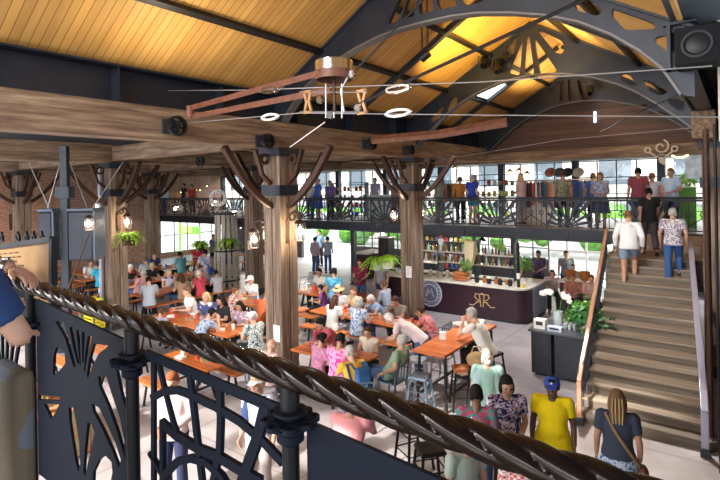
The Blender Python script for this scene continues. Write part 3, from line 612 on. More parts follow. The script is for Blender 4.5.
# ------------------------------------------------------------------ gallery railing opposite: fan panels and bar panels
def rail_section(x, w_, kind, label, group):
    t = thing('railing_panel', label, 'railing', (x, 15.9, 2.7), group=group); h = .93; O = (0, 0, 0); N = (0, 1, 0)
    b = MB(); b.bb((-w_/2-.02, -.02, -.02), (-w_/2+.02, .02, h+.02)); b.build('railing_post', steel_matt, t)
    b = MB(); b.bb((-w_/2, -.012, .05), (w_/2, .012, .08)); b.bb((-w_/2, -.012, h-.08), (w_/2, .012, h-.05)); b.bb((w_/2-.02, -.012, .05), (w_/2, .012, h-.05)); b.build('frame', steel_matt, t)
    b = MB()
    if kind == 'fan':
        for k in range(9):
            a = R(14+k*19); L = min((w_/2-.03)/max(.01, abs(math.cos(a))), (h-.14)/max(.01, math.sin(a)))
            b.strip([(.07*math.cos(a), .08+.07*math.sin(a)), (L*.55*math.cos(a+.05), .08+L*.55*math.sin(a+.05)), (L*math.cos(a), .08+L*math.sin(a))], [.03, .075, .10], O, N, .02)
        for r in (.26, .60): b.strip([(r*math.cos(R(q)), .08+r*.98*math.sin(R(q))) for q in range(0, 181, 15)], .035, O, N, .022)
        b.strip([(.10*math.cos(R(q)), .08+.10*math.sin(R(q))) for q in range(0, 181, 20)], .1, O, N, .022)
        for sg in (-1, 1): b.strip([(sg*w_/2*.98, .1), (sg*w_/2*.80, .35), (sg*w_/2*.72, .6), (sg*w_/2*.96, .86)], .05, O, N, .02)
    else:
        n = 6
        for i in range(1, n): x_ = -w_/2+w_*i/n; b.bb((x_-.011, -.01, .06), (x_+.011, .01, h-.06))
        for i in (1, 3, 5): b.ring((-w_/2+w_*i/n, 0, .5), .075, .05, .02, Matrix.Rotation(R(90), 3, 'X'), 12)
        b.strip([(-w_/2+.05, .12), (0, .42), (w_/2-.05, .12)], .03, O, N, .02)
    b.build('ornament', steel_matt, t); return t
x = 1.0; i = 0
fan = bars = None
while x > -27.5:
    w_ = 1.3 if i % 2 == 0 else .95; x -= w_/2
    lab = ('dark metal gallery railing panel with a cut fan ornament', 'fan railing panels along the gallery') if i % 2 == 0 else ('narrow gallery railing panel of upright bars and rings', 'bar railing panels along the gallery')
    if i == 0: fan = keep(rail_section(x, w_, 'fan', *lab))
    elif i == 1: bars = keep(rail_section(x, w_, 'bars', *lab))
    else: dup(fan if i % 2 == 0 else bars, (x, 15.9, 2.7), label=lab[0]+', '+['first', 'second', 'third', 'fourth', 'fifth', 'sixth', 'seventh', 'eighth', 'ninth', 'tenth', 'eleventh', 'twelfth', 'thirteenth', 'fourteenth'][i//2]+' from the right')
    if i < 2: (fan if i == 0 else bars)['label'] = lab[0]+', first from the right'
    x -= w_/2; i += 1
b = MB(); b.tube([(-14.3, 0, 0), (14.3, 0, 0)], .035, 10); b.bb((-14.3, -.02, -.07), (14.3, .02, -.04)); o = b.build('gallery_handrail', steel_matt, None, True); o.location = (-13.2, 15.9, 3.65); tag(o, 'dark handrail running the length of the gallery opposite', 'handrail')
# ------------------------------------------------------------------ near balustrade
def nz(x): return 3.577-x*.033
NY = .93
def rope_mesh():
    b = MB(); n = 40; N_ = 900; x0, x1 = -4.2, .3; vs = []
    for i in range(N_+1):
        x_ = x0+(x1-x0)*i/N_; ph = x_/.33*2*math.pi
        for j in range(n):
            a = 2*math.pi*j/n; q = 4*(a-ph/1.0*1)/1.0; r = .0245+.0115*abs(math.sin((3*a-3*ph)/2))**.5
            vs.append((x_, r*math.cos(a), nz(x_)+r*math.sin(a)))
    b.add(vs, [(i*n+j, i*n+(j+1) % n, (i+1)*n+(j+1) % n, (i+1)*n+j) for i in range(N_) for j in range(n)]); return b
m, nt, bs = node_mat('dark_bronze'); bs.inputs['Base Color'].default_value = (.022, .014, .012, 1); bs.inputs['Metallic'].default_value = .5; bs.inputs['Roughness'].default_value = .2
bronze = m
t = thing('balustrade', 'dark bronze balustrade in the foreground with a thick twisted handrail', 'railing', (-2, NY, 2.7))
def under(o): o.location = o.location-Vector((-2, NY, 2.7)); return o
rb = rope_mesh(); rb.v = [(a, b_+NY, c) for a, b_, c in rb.v]; me = rb.mesh('rope', True)
o = obj('twisted_handrail', me, t); me.materials.append(bronze); under(o)
navy = mat('navy_plate', (.006, .010, .022), .65, .0, spec=.2)
for px in (-3.55, -2.67, -1.75, -.95, -.13):
    b = MB(); b.tube([(px, NY, 2.7), (px, NY, 3.50)], .023, 14); b.tube([(px, NY, 3.5), (px, NY, nz(px)-.01)], .017, 14)
    b.tube([(px, NY, 3.5), (px, NY, 3.6)], .026, 14); b.lathe([(0, 0), (.05, 0), (.05, .015), (0, .015)], (px, NY, 2.7), 16); p_ = under(b.build('baluster_post', mat('satin_black', (.007, .008, .012), .4, 0, spec=.35), t, True))
    b = MB()
    for z, r in ((3.475, .05), (3.492, .062), (3.515, .045)):
        b.ring((px, NY, z), r, .024, .008, None, 24)
    for k in range(8):
        a = k*math.pi/4; b.ring((px+.058*math.cos(a), NY+.058*math.sin(a), 3.492), .02, .011, .012, None, 12)
    b.lathe([(.024, 3.43), (.036, 3.44), (.036, 3.46), (.024, 3.47)], (px, NY, 0), 16)
    under(b.build('collar', navy, t, True))
PY = .95
def N2(u, v): p = aty(u, v, PY); return (p.x, p.z)
def holes(L): return [[N2(*p) for p in h] for h in L]
z6 = lambda L: [(x/6, 300+y/6) for x, y in L]
z48 = lambda L: [(40+x/4.8, 380+y/4.8) for x, y in L]
H1 = holes([z6([(345, 280), (395, 300), (400, 380), (340, 450), (325, 440), (330, 330)]), z6([(340, 125), (390, 130), (430, 260), (465, 400), (450, 400), (400, 230)]),
 z6([(425, 160), (445, 160), (470, 300), (485, 380), (474, 380), (452, 300)]), z6([(466, 175), (488, 180), (494, 390), (488, 390)]), z6([(500, 190), (520, 190), (510, 370), (502, 370)]),
 z6([(535, 215), (560, 215), (532, 340), (518, 430), (512, 430), (518, 330)]), z6([(570, 260), (660, 270), (600, 320), (560, 400), (535, 470), (530, 440), (545, 350)]),
 z48([(145, 130), (165, 130), (180, 200), (195, 300), (200, 400), (190, 440), (175, 380), (160, 280), (148, 200)]), z48([(235, 200), (255, 210), (270, 250), (255, 320), (235, 400), (225, 460), (215, 440), (222, 330)]),
 z48([(262, 440), (290, 380), (320, 358), (350, 390), (355, 440), (340, 520), (260, 520)]), z48([(255, 110), (290, 130), (330, 210), (370, 300), (395, 380), (385, 420), (355, 340), (305, 230), (262, 150)]),
 z48([(285, -20), (325, -20), (350, 60), (390, 180), (412, 290), (418, 380), (402, 330), (372, 230), (332, 120), (292, 30)]), z48([(365, -90), (400, -100), (420, 0), (432, 110), (438, 200), (425, 160), (395, 60)]),
 z48([(0, 68), (105, 80), (112, 98), (0, 92)]), z48([(25, 112), (100, 115), (60, 188)])])
out1 = [(-2.64, 2.78), (-2.64, 3.60), (-1.79, 3.545), (-1.79, 2.78)]
under(plate('cut_panel', out1, H1, PY, .012, navy, t))
b = MB()
RK = [0]
def rib(P, w_): RK[0] += 1; b.strip([N2(*p) for p in P], w_, (0, PY, 0), (0, 1, 0), .010+.0007*RK[0])
rib([(147, 354), (200, 376), (285, 412)], .032); rib([(154, 356), (154, 420), (154, 520)], .022)
rib([(152, 398), (165, 391), (178, 390), (192, 395), (215, 406), (240, 421), (262, 440), (283, 462)], .026)
rib([(159, 364), (167, 397), (173, 420), (180, 440)], .018); rib([(190, 374), (194, 407), (198, 442), (203, 485), (206, 530)], .024); rib([(220, 390), (221, 420), (220, 450), (213, 485)], .024)
rib([(266, 405), (258, 438), (250, 460), (240, 490)], .036); rib([(162, 422), (175, 434), (200, 449), (220, 457), (240, 469), (262, 482)], .030); rib([(163, 420), (163, 480), (163, 540)], .020)
rib([(160, 490), (166, 474), (178, 461), (192, 458), (207, 462), (222, 476), (232, 492)], .024); rib([(150, 452), (158, 466), (166, 480)], .014); rib([(150, 560), (283, 600)], .03)
under(b.build('scroll_panel', navy, t))
out3 = [(-.905, 2.78), (-.905, 3.495), (-.16, 3.455), (-.16, 2.78)]
arch = [(-.82, 2.9), (-.83, 3.2), (-.80, 3.33), (-.75, 3.375), (-.70, 3.36), (-.66, 3.28), (-.65, 3.1), (-.66, 2.9)]
H3 = [arch, [(-.665, 3.42), (-.58, 3.26), (-.56, 3.30), (-.59, 3.385)], [(-.52, 3.40), (-.40, 3.39), (-.44, 3.0), (-.5, 3.1)], [(-.36, 3.40), (-.22, 3.38), (-.30, 3.0), (-.36, 3.0)]]
under(plate('cut_panel', out3, H3, PY, .012, navy, t))
b = MB(); rib_ = [(-3.5, 3.62), (-2.7, 3.6)]; b.strip(rib_, .03, (0, PY, 0), (0, 1, 0), .012); b.strip([(-3.5, 2.8), (-3.5, 3.6)], .03, (0, PY, 0), (0, 1, 0), .012)
for k in range(7): b.strip([(-3.1, 2.85), (-3.45+k*.115, 3.6)], .02, (0, PY, 0), (0, 1, 0), .012)
under(b.build('scroll_panel', navy, t))
# information board leaning behind the rail at the left edge
A, B_, C_, D_ = aty(-60, 256, 1.25), aty(53, 239, 1.12), aty(53, 311, 1.10), aty(-60, 286, 1.23)
t = thing('information_board', 'tan information board in a black frame fixed outside the foreground rail', 'sign', (A+B_+C_+D_)/4); c0 = t.location.copy()
nrm = (B_-A).cross(D_-A).normalized(); 
if nrm.y > 0: nrm = -nrm
def bilin(s, q): return (A*(1-s)+B_*s)*(1-q)+(D_*(1-s)+C_*s)*q
b = MB(); P = [bilin(s, q)-c0 for s, q in ((0, 0), (1, 0), (1, 1), (0, 1))]; b.add(P+[p-nrm*.012 for p in P], [(0, 1, 2, 3), (7, 6, 5, 4), (0, 4, 5, 1), (1, 5, 6, 2), (2, 6, 7, 3), (3, 7, 4, 0)]); b.build('board', mat('tan_board', (.55, .30, .10), .6, noise=.08), t)
b = MB()
for s0, q0, s1, q1 in ((0, 0, 1, 0), (1, 0, 1, 1), (1, 1, 0, 1), (0, 1, 0, 0)): b.bar(bilin(s0, q0)-c0, bilin(s1, q1)-c0, .035, .03)
b.build('frame', black_iron, t)
b = MB(); rnd = random.Random(4)
for r in range(11):
    if r == 6: continue
    s = .12; q = .14+r*.075
    while s < .80:
        l = rnd.uniform(.02, .06)
        if s+l > .84-.02*(r % 3): break
        p0, p1 = bilin(s, q)-c0+nrm*.002, bilin(s+l, q)-c0+nrm*.002; b.bar(p0, p1, .003, .008); s += l+.014
b.build('printed_text', mat('brown_ink', (.12, .06, .03), .7), t)
for i, u in enumerate((2, 18, 27, 34, 42)):
    b = MB(); q = aty(u, 238, 1.14)-c0
    b.ring(q, .022 if i != 1 else .03, .012, .012, Matrix.Rotation(R(90), 3, 'X'), 14)
    b.strip([(-.04, -.02), (0, .035), (.02, -.02)], .01, q, (0, 1, 0), .012)
    b.build('iron_scroll', black_iron, t)
ORD = ['first', 'second', 'third', 'fourth', 'fifth', 'sixth', 'seventh', 'eighth', 'ninth', 'tenth', 'eleventh', 'twelfth', 'thirteenth', 'fourteenth', 'fifteenth', 'sixteenth', 'seventeenth', 'eighteenth', 'nineteenth', 'twentieth']
def ordl(i, n, a='left', b='right'): return (ORD[i]+' from the '+a) if i < n/2 or i >= 20 and n-1-i >= 20 else (ORD[n-1-i]+' from the '+b)
# ------------------------------------------------------------------ staircase
NS, RISE, TREAD, SY0 = 15, .149, .335, 9.1
SXL, SXR = -2.22, -.42
t = thing('staircase', 'broad wooden staircase climbing from the hall floor to the gallery', 'staircase', (-1.5, SY0, 0))
b = MB(); b2 = MB()
for k in range(NS):
    y0 = k*TREAD; z = (k+1)*RISE; yl = NS*TREAD
    fl = max(0, .25-.12*k) if k < 2 else 0
    xl, xr = SXL+1.5-.028*k-fl*.6, SXR+1.5-.034*k+fl*.5
    if k == 0:   # rounded bottom step
        pts = [(xl, y0+.3)]+[(xl+.16-.16*math.cos(q), y0+.3-.26*math.sin(q)) for q in [i*math.pi/12 for i in range(1, 7)]]+[(xr-.16+.16*math.sin(q), y0+.3-.26*math.cos(q)) for q in [i*math.pi/12 for i in range(0, 6)]]+[(xr, y0+.3), (xr, y0+TREAD+.02), (xl, y0+TREAD+.02)]
        n = len(pts); b.add([(p[0], p[1], 0) for p in pts]+[(p[0], p[1], z) for p in pts], [tuple(range(n))[::-1], tuple(range(n, 2*n))]+[(i, (i+1) % n, n+(i+1) % n, n+i) for i in range(n)])
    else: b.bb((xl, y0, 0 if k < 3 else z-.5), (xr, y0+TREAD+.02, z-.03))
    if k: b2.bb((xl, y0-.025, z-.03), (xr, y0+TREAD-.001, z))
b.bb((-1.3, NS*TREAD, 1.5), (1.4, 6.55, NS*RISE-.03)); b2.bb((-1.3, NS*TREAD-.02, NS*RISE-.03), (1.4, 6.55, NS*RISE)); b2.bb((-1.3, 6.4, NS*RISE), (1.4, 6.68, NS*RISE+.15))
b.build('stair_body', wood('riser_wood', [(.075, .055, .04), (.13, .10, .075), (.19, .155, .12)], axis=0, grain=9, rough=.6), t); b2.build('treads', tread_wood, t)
b = MB(); b.bb((-1.3, 6.5, NS*RISE), (1.4, 6.6, 2.66)); b.build('landing_back_board', wood('tan_board_wood', [(.2, .12, .06), (.3, .19, .1), (.36, .24, .14)], axis=0, grain=6, rough=.6), t)
def stair_rail(label, P, m, sx, w_=.09, inner=steel_matt):
    t = thing('stair_balustrade', label, 'handrail', (P[0][0], P[0][1], 0)); o = Vector((P[0][0], P[0][1], 0)); P = [Vector(p) for p in P]
    b = MB()
    for i in range(len(P)-1): b.bar(P[i]-o, P[i+1]-o, w_, .05)
    b.build('handrail', m, t, bevel=.01)
    b = MB(); n = 30
    for k in range(n):
        p = P[-2].lerp(P[-1], (k+.5)/n)-o; zf = max(0, (p.y+o.y-SY0))/TREAD*RISE
        zf = min(zf, 2.2)
        if p.z-zf < .1: continue
        b.bar((p.x, p.y, zf), (p.x, p.y, p.z-.02), .022)
        if k % 3 == 0: b.ring((p.x, p.y, (zf+p.z)/2), .13, .10, .02, Matrix.Rotation(R(90), 3, 'Y'), 12)
    b.build('balusters', inner, t)
    b = MB(); p = P[0]-o; b.bb((p.x-.06, p.y-.06, 0), (p.x+.06, p.y+.06, p.z)); b.build('newel', inner, t)
lx0, lx1 = aty(583, 396, 9.0), aty(605, 232, 14.0)
stair_rail('left stair balustrade with a glossy orange-brown handrail', [(-2.22, 8.98, .12), (-2.22, 8.98, .72), (-2.26, 9.35, .92), (-2.74, 14.1, 2.92)], rail_wood, -1, .075)
stair_rail('right stair balustrade with a pale metallic handrail', [(-.46, 8.98, .12), (-.46, 8.98, .66), (-.49, 9.35, .86), (-.95, 14.1, 2.74)], mat('lilac_metal', (.40, .40, .54), .35, .3), 1, .1)
# slim brown poles by the right stair edge
for i, (u0, v0, u1, v1, y, r, lab) in enumerate(((706, 150, 712, 330, 9.4, .045, 'slim red-brown pole standing right of the staircase'), (716, 205, 714, 400, 8.6, .02, 'thin dark pole beside the slim red-brown pole'))):
    p = aty(u0, v0, y); cable('iron_pole', lab, [(p.x, y, 0), (p.x, y, 4.9)], r, rust_iron if i == 0 else black_iron, 'pole', 10)
# ------------------------------------------------------------------ bar counter
t = thing('bar_counter', 'plum-coloured bar counter with a pale top, gold monogram and rounded corner', 'counter', (-7.4, 14.6, 0)); o = Vector((-7.4, 14.6, 0))
def counter_outline(off):
    P = [(-10.2, 14.35-off)]; c = (-5.35-.0, 14.75)
    P += [(c[0]+(.4+off)*math.sin(q), c[1]-(.4+off)*math.cos(q)) for q in [i*math.pi/16 for i in range(9)]]
    P += [(-4.95+off, 16.2), (-5.65, 16.2), (-5.65, 15.1), (-10.2, 15.1)]; return [(x-o.x, y-o.y) for x, y in P]
def extrude(P, z0, z1, b=None, mi=0):
    b = b or MB(); n = len(P); b.add([(x, y, z0) for x, y in P]+[(x, y, z1) for x, y in P], [tuple(range(n))[::-1], tuple(range(n, 2*n))]+[(i, (i+1) % n, n+(i+1) % n, n+i) for i in range(n)], mi); return b
extrude(counter_outline(0), .08, 1.0).build('counter_body', plum, t); extrude(counter_outline(-.04), 0, .08).build('kick_plate', steel_matt, t); extrude(counter_outline(.05), 1.0, 1.05).build('countertop', marble, t)
b = MB(); b.bb((-4.945-o.x, 14.9-o.y, .1), (-4.93-o.x, 16.18-o.y, .98)); b.build('end_panel', mat('pale_blue_panel', (.30, .36, .50), .5), t)
lg = aty(482, 301, 14.35)-o; b = MB(); q0 = (lg.x, -.262, .58)
S_ = lambda pts, w_=.022: b.strip([(x*1.25, z*1.25) for x, z in pts], w_, q0, (0, 1, 0), .016)
for sg in (1, -1):
    b = MB(); S_([(sg*.03, -.16), (sg*.05, .05), (sg*.07, .14), (sg*.16, .15), (sg*.19, .08), (sg*.14, .02), (sg*.06, .0), (sg*.15, -.08), (sg*.24, -.15), (sg*.33, -.13)])
    S_([(sg*.07, .14), (sg*.0, .17), (sg*-.03, .13)], .018); S_([(sg*.16, -.04), (sg*.02, -.05)], .014); b.build('gold_letter_r', gold, t)
b = MB(); M = Matrix.Rotation(R(90), 3, 'X'); c_ = (-8.1-o.x, -.262, .6)
b.ring(c_, .44, .40, .02, M, 32); b.ring(c_, .30, .27, .02, M, 32)
for k in range(20): a = k*math.pi/10; b.box((c_[0]+.35*math.cos(a), c_[1], c_[2]+.35*math.sin(a)), (.03, .02, .05), Matrix.Rotation(-a, 3, 'Y'))
b.strip([(-.14, -.12), (-.05, .12), (.0, -.02), (.06, .14), (.14, -.12)], .03, c_, (0, 1, 0), .02); b.build('round_seal', mat('seal_paint', (.55, .60, .72), .5), t)
b = MB(); b.lathe([(0, -.008), (.45, -.008), (.45, .004), (0, .004)], (c_[0], c_[1]+.006, c_[2]), 32, M=M); b.build('seal_ground', mat('seal_ground', (.14, .16, .24), .5), t)
# things on and behind the bar
def on(cat, label, loc, build_fn, group=None, rz=0):
    t = thing(cat, label, cat.split('_')[-1], loc, rz, group); build_fn(t); return t
def vase(prof, m, name='vessel'):
    def f(t): b = MB(); b.lathe(prof, n=14); b.build(name, m, t, True)
    return f
bottle_m = [mat('amber_glass', (.35, .12, .02), .15), mat('green_glass', (.03, .12, .04), .15), mat('pale_glass', (.55, .6, .6), .15), mat('dark_glass', (.02, .02, .03), .15)]
def bottle(label, loc, m, group, h=.3):
    o = MB(); o.lathe([(0, 0), (.038, 0), (.038, h*.6), (.014, h*.75), (.014, h), (0, h)], n=9); o = o.build('bottle', m, None, True); o.location = loc; return tag(o, label, 'bottle', group)
bp = {}
for k in range(4): bp[k] = bottle('coloured bottle standing on the bar shelves behind the counter', (-9.8+k*.11, 15.9, 1.42), bottle_m[k], 'bottles on the back-bar shelves')
cn = ['amber', 'green', 'pale', 'black']
for z, sh in ((1.42, 'lower'), (1.78, 'upper')):
    for i in range(34):
        k = (i*7+(z > 1.5)) % 4
        if z == 1.42 and i < 4: c = bp[i]; k = i
        else: c = bp[k].copy(); COL.objects.link(c); c.location = (-9.8+i*.115+random.uniform(-.02, .02), 15.9, z); c.scale = (1, 1, random.uniform(.75, 1.05))
        c['label'] = '%s bottle on the %s back-bar shelf, %s end' % (cn[k], sh, ordl(i, 34))
t = thing('back_bar_shelving', 'dark shelving with bottles behind the bar counter', 'shelf', (-7.8, 16.1, 0))
b = MB()
for z in (.95, 1.38, 1.74): b.bb((-2.2, -.3, z), (2.0, .12, z+.04))
b.build('shelves', marble, t)
for x in (-2.2, -.8, .6, 1.96): b = MB(); b.bb((x, -.3, 0), (x+.04, .12, 2.2)); b.build('upright', steel_matt, t)
b = MB(); b.bb((-2.2, -.28, 0), (2.0, .1, .95)); b.build('cupboard', plum, t)
# cream scroll column and potted tree on the bar
t = thing('scroll_pillar', 'cream curved scroll pillar standing at the back of the bar', 'pillar', aty(468, 276, 14.85)*1.0); t.location.z = 1.05
b = MB(); b.strip([(-.28, 0), (-.27, .18), (-.2, .33), (-.05, .42), (.05, .5), (.09, .8), (.1, 1.25)], [.1, .1, .11, .14, .2, .3, .32], (0, 0, 0), (0, 1, 0), .22); b.strip([(-.28, .0), (-.0, .02), (.05, .3)], .12, (0, 0, 0), (0, 1, 0), .2); b.build('pillar_body', mat('cream_paint', (.66, .57, .36), .6), t, bevel=.01)
def bush(label, loc, r, m, potr=.12, trunk=.3, seed=0, potm=None, name='potted_plant'):
    t = thing(name, label, 'plant', loc); rnd = random.Random(seed); b = MB()
    for k in range(150):
        d = Vector((rnd.gauss(0, 1), rnd.gauss(0, 1), rnd.gauss(0, 1))).normalized()*r*rnd.uniform(.5, 1); c = d+Vector((0, 0, trunk+r)); u_ = Vector((rnd.gauss(0, 1), rnd.gauss(0, 1), rnd.gauss(0, 1))).normalized()*r*.28; w_ = u_.cross(d).normalized()*r*.11
        b.add([c-u_, c+w_, c+u_, c-w_], [(0, 1, 2, 3)])
    b.build('foliage', m, t); b = MB(); b.tube([(0, 0, .02), (0, 0, trunk+r)], .012, 6); b.build('stem', rust_iron, t)
    b = MB(); b.lathe([(0, 0), (potr*.75, 0), (potr, potr*1.5), (potr*.85, potr*1.5), (potr*.8, potr*1.3), (0, potr*1.3)], n=16); b.build('pot', potm or white_paint, t, True); return t
p = aty(466, 268, 14.7); bush('small round-headed tree on the bar beside the cream pillar', (p.x, p.y, 1.05), .2, leaf, .09, .30, 2)
p = aty(502, 262, 15.95); bush('bright green plant on the back-bar shelf', (p.x, p.y, 1.78), .17, leaf_lime, .07, .05, 3)
p = aty(524, 262, 15.3); bush('tall leafy climber at the right end of the bar', (p.x, p.y, 1.05), .26, leaf, .1, .35, 5)
def crate_f(t):
    b = MB()
    for z in (.04, .13, .22): b.bb((-.22, -.14, z), (.22, .14, z+.06))
    b.build('slatted_crate', bench_wood, t)
p = aty(461, 280, 14.62); on('wooden_crate', 'small wooden crate on the bar in front of the cream pillar', (p.x, 14.62, 1.05), crate_f)
rnd = random.Random(12)
for i, (u, kind, lab) in enumerate(((432, 'c', 'first of the steel canisters at the left end of the bar'), (437, 'c', 'second steel canister at the left end of the bar'), (442, 'c', 'tall canister left of the cream pillar'), (447, 'c', 'pale canister nearest the cream pillar'), (478, 'g', 'dark round jar behind the gold monogram'), (484, 'b', 'brown jar right of the dark round jar on the bar'), (490, 'g', 'squat dark jar near the middle of the bar'), (496, 'b', 'brown jar with a pale lid on the bar'), (501, 'g', 'dark jar just left of the blue cup'), (507, 'b', 'brown bowl near the right end of the bar'), (511, 'g', 'last dark jar before the black tap column'))):
    p = aty(u, 282, 14.7); h = .24 if kind == 'c' else .17; m = [chrome, bottle_m[0], bottle_m[3]][['c', 'b', 'g'].index(kind)]
    t = thing('jar', lab, 'jar', (p.x, 14.62+.12*(i % 2), 1.05)); b = MB(); b.lathe([(0, 0), (.06, 0), (.075, h*.5), (.06, h), (0, h)], n=12); b.build('body', mat('canister_metal', (.5, .45, .38), .3, .6) if kind == 'c' else m, t, True); b = MB(); b.lathe([(.05, h), (.05, h+.03), (0, h+.04)], n=12); b.build('lid', white_paint if i % 3 == 0 else steel_matt, t, True)
p = aty(518, 285, 14.55); t = thing('tap_column', 'slim black column with a white band standing on the bar corner', 'column', (p.x, 14.6, 1.05)); b = MB(); b.tube([(0, 0, 0), (0, 0, 1.3)], .045, 12); b.build('column', black_iron, t, True); b = MB(); b.tube([(0, 0, .25), (0, 0, .42)], .055, 12); b.build('white_band', paper, t, True)
p = aty(523, 288, 14.6); on('candle_jar', 'yellow glass jar on the bar corner beside the black column', (p.x, 14.6, 1.05), vase([(0, 0), (.05, 0), (.05, .11), (0, .11)], mat('yellow_glass', (.8, .6, .08), .2)))
# second counter behind the bar corner
t = thing('side_counter', 'plum side counter with a marble top behind the bar corner', 'counter', (-4.0, 16.6, 0)); b = MB(); b.bb((-.55, -.3, 0), (.35, .3, 1.0)); b.build('counter_body', plum, t); b = MB(); b.bb((-.6, -.35, 1.0), (.4, .35, 1.04)); b.build('countertop', marble, t)
for i, dx in enumerate((-.3, .12)): on('display_bowl', ['brown patterned bowl on the side counter, left one', 'brown patterned bowl on the side counter, right one'][i], (-4.0+dx, 16.6, 1.04), vase([(0, 0), (.1, .02), (.16, .16), (.17, .3), (.14, .28), (0, .1)], bottle_m[0]))
# black station with napkins, orchid and plants by the stairs
sx, sy = -3.05, 11.25
t = thing('service_station', 'black two-part service station on the floor left of the staircase', 'cabinet', (sx, sy, 0))
navy_p = mat('black_lacquer', (.018, .022, .032), .4)
for dx, w_ in ((-.36, .42), (.22, .62)):
    b = MB(); b.bb((dx-w_/2, -.5, .06), (dx+w_/2, .5, .94)); c = b.build('cabinet_body', navy_p, t, bevel=.01); b = MB(); b.bb((dx-w_/2+.04, -.512, .12), (dx+w_/2-.04, -.5, .88)); b.build('door', navy_p, c, bevel=.004)
b = MB(); b.bb((-.62, -.54, .94), (.58, .54, .98)); b.build('top', mat('dark_stone', (.06, .065, .08), .3), t)
b = MB(); b.bb((-.5, -.42, 0), (.48, .42, .06)); b.build('plinth', steel_matt, t)
def at_top(u, v): return at(u, v, .98)
def box_f(m, d):
    def f(t): b = MB(); b.bb((-d[0]/2, -d[1]/2, 0), (d[0]/2, d[1]/2, d[2])); b.build('casing', m, t, bevel=.006); b = MB(); b.bb((-d[0]*.3, -d[1]/2-.004, d[2]*.4), (d[0]*.3, -d[1]/2, d[2]*.8)); b.build('slot', steel_matt, t)
    return f
on('napkin_dispenser', 'white napkin dispenser at the near left corner of the black station', (sx-.42, sy-.3, .98), box_f(white_paint, (.24, .2, .2)))
on('napkin_dispenser', 'low pale box beside the napkin dispenser on the black station', (sx-.1, sy-.36, .98), box_f(mat('pale_blue_plastic', (.5, .56, .68), .4), (.3, .16, .1)))
def tumblers(t):
    pass
for i in range(6):
    o = MB(); o.lathe([(.028, 0), (.035, .12), (.032, .12), (.026, .01), (0, .01)], n=10); o = o.build('tumbler', MATS['pale_glass'], None, True); o.location = (sx+.02+(i % 3)*.1, sy-.1+(i//3)*.12, .98); tag(o, 'clear tumbler on the black service station, %s of the %s row' % (['left', 'middle', 'right'][i % 3], ['front', 'back'][i//3]), 'glass', 'tumblers on the service station')
t = thing('orchid', 'white orchid in a glass vase on the black service station', 'plant', (sx-.18, sy+.15, .98))
b = MB(); b.lathe([(0, 0), (.09, 0), (.10, .3), (.09, .3), (.085, .02), (0, .02)], n=14); b.build('vase', mat('pale_glass_vase', (.5, .6, .62), .2), t, True)
b = MB(); rnd = random.Random(8)
S1 = [Vector((0, 0, .1)), Vector((-.05, 0, .5)), Vector((-.12, -.05, .75)), Vector((-.28, -.1, .72))]; S2 = [Vector((0, 0, .1)), Vector((.06, .02, .5)), Vector((.12, 0, .68)), Vector((.26, -.06, .62))]
for S3 in (S1, S2): b.tube(S3, .008, 5)
b.build('stems', leaf, t)
for S3 in (S1, S2):
    for k in range(6):
        c = S3[2].lerp(S3[3], k/5)+Vector((rnd.uniform(-.03, .03), rnd.uniform(-.03, .03), rnd.uniform(-.05, .03))); b = MB()
        for j in range(5): a = j*1.257; b.ball(c+Vector((.035*math.cos(a), -.01, .035*math.sin(a))), (.032, .01, .032), 6, 4)
        b.build('blossom', white_paint, t)
bush('dark leafy plant spilling over the right end of the black station', (sx+.42, sy-.12, .98), .3, leaf_dark, .1, 0, 21)
bush('leafy green plant standing behind the orchid', (sx+.1, sy+1.0, .0), .42, leaf, .2, .65, 22)
bush('dark green plant on the floor at the foot of the left handrail', (sx+.75, sy+.25, 0), .3, leaf_dark, .12, .7, 23)
# ------------------------------------------------------------------ furniture
def table_mb(L, W=.72):
    top = MB(); top.bb((-L/2, -W/2, .71), (L/2, W/2, .755)); fr = []
    for s in (-1, 1):
        f = MB(); x = s*(L/2-.35); f.bb((x-.03, -W/2+.1, .66), (x+.03, W/2-.1, .71)); f.bar((x, -.05, .68), (x, -W/2+.08, 0), .05); f.bar((x, .05, .68), (x, W/2-.08, 0), .05); f.bar((x, -.22, .3), (x, .22, .3), .035); fr.append(f)
    return top, fr
def bench_mb(L):
    top = MB(); top.bb((-L/2, -.15, .415), (L/2, .15, .45)); fr = []
    for s in (-1, 1):
        f = MB(); x = s*(L/2-.3); f.bb((x-.025, -.12, .38), (x+.025, .12, .415)); f.bar((x, -.06, .39), (x, -.13, 0), .035); f.bar((x, .06, .39), (x, .13, 0), .035); fr.append(f)
    return top, fr
def table(x0, x1, yc, label, along='x', W=.72):
    L = x1-x0; c = ((x0+x1)/2, yc, 0) if along == 'x' else (yc, (x0+x1)/2, 0)
    t = thing('long_table', label, 'table', c, 0 if along == 'x' else R(90)); a, fs = table_mb(L, W); a.build('tabletop', table_wood, t, bevel=.006)
    for f in fs: f.build('leg_frame', black_iron, t)
    return t
def bench(x0, x1, yc, label, along='x'):
    L = x1-x0; c = ((x0+x1)/2, yc, 0) if along == 'x' else (yc, (x0+x1)/2, 0)
    t = thing('bench', label, 'bench', c, 0 if along == 'x' else R(90)); a, fs = bench_mb(L); a.build('seat', bench_wood, t, bevel=.005)
    for f in fs: f.build('leg_frame', black_iron, t)
    return t
def set_x(x0, x1, yc, w, x=''):
    table(x0, x1, yc, 'long orange table '+w+x); bench(x0, x1, yc-.62, 'bench on the near side of the table '+w); bench(x0, x1, yc+.62, 'bench on the far side of the table '+w)
set_x(-7.5, -5.75, 7.75, 'just right of the nearest timber post')
set_x(-9.4, -6.1, 10.35, 'in front of the bar post', ', a white plate on it')
set_x(-12.6, -9.3, 7.55, 'where the long-haired blonde woman sits')
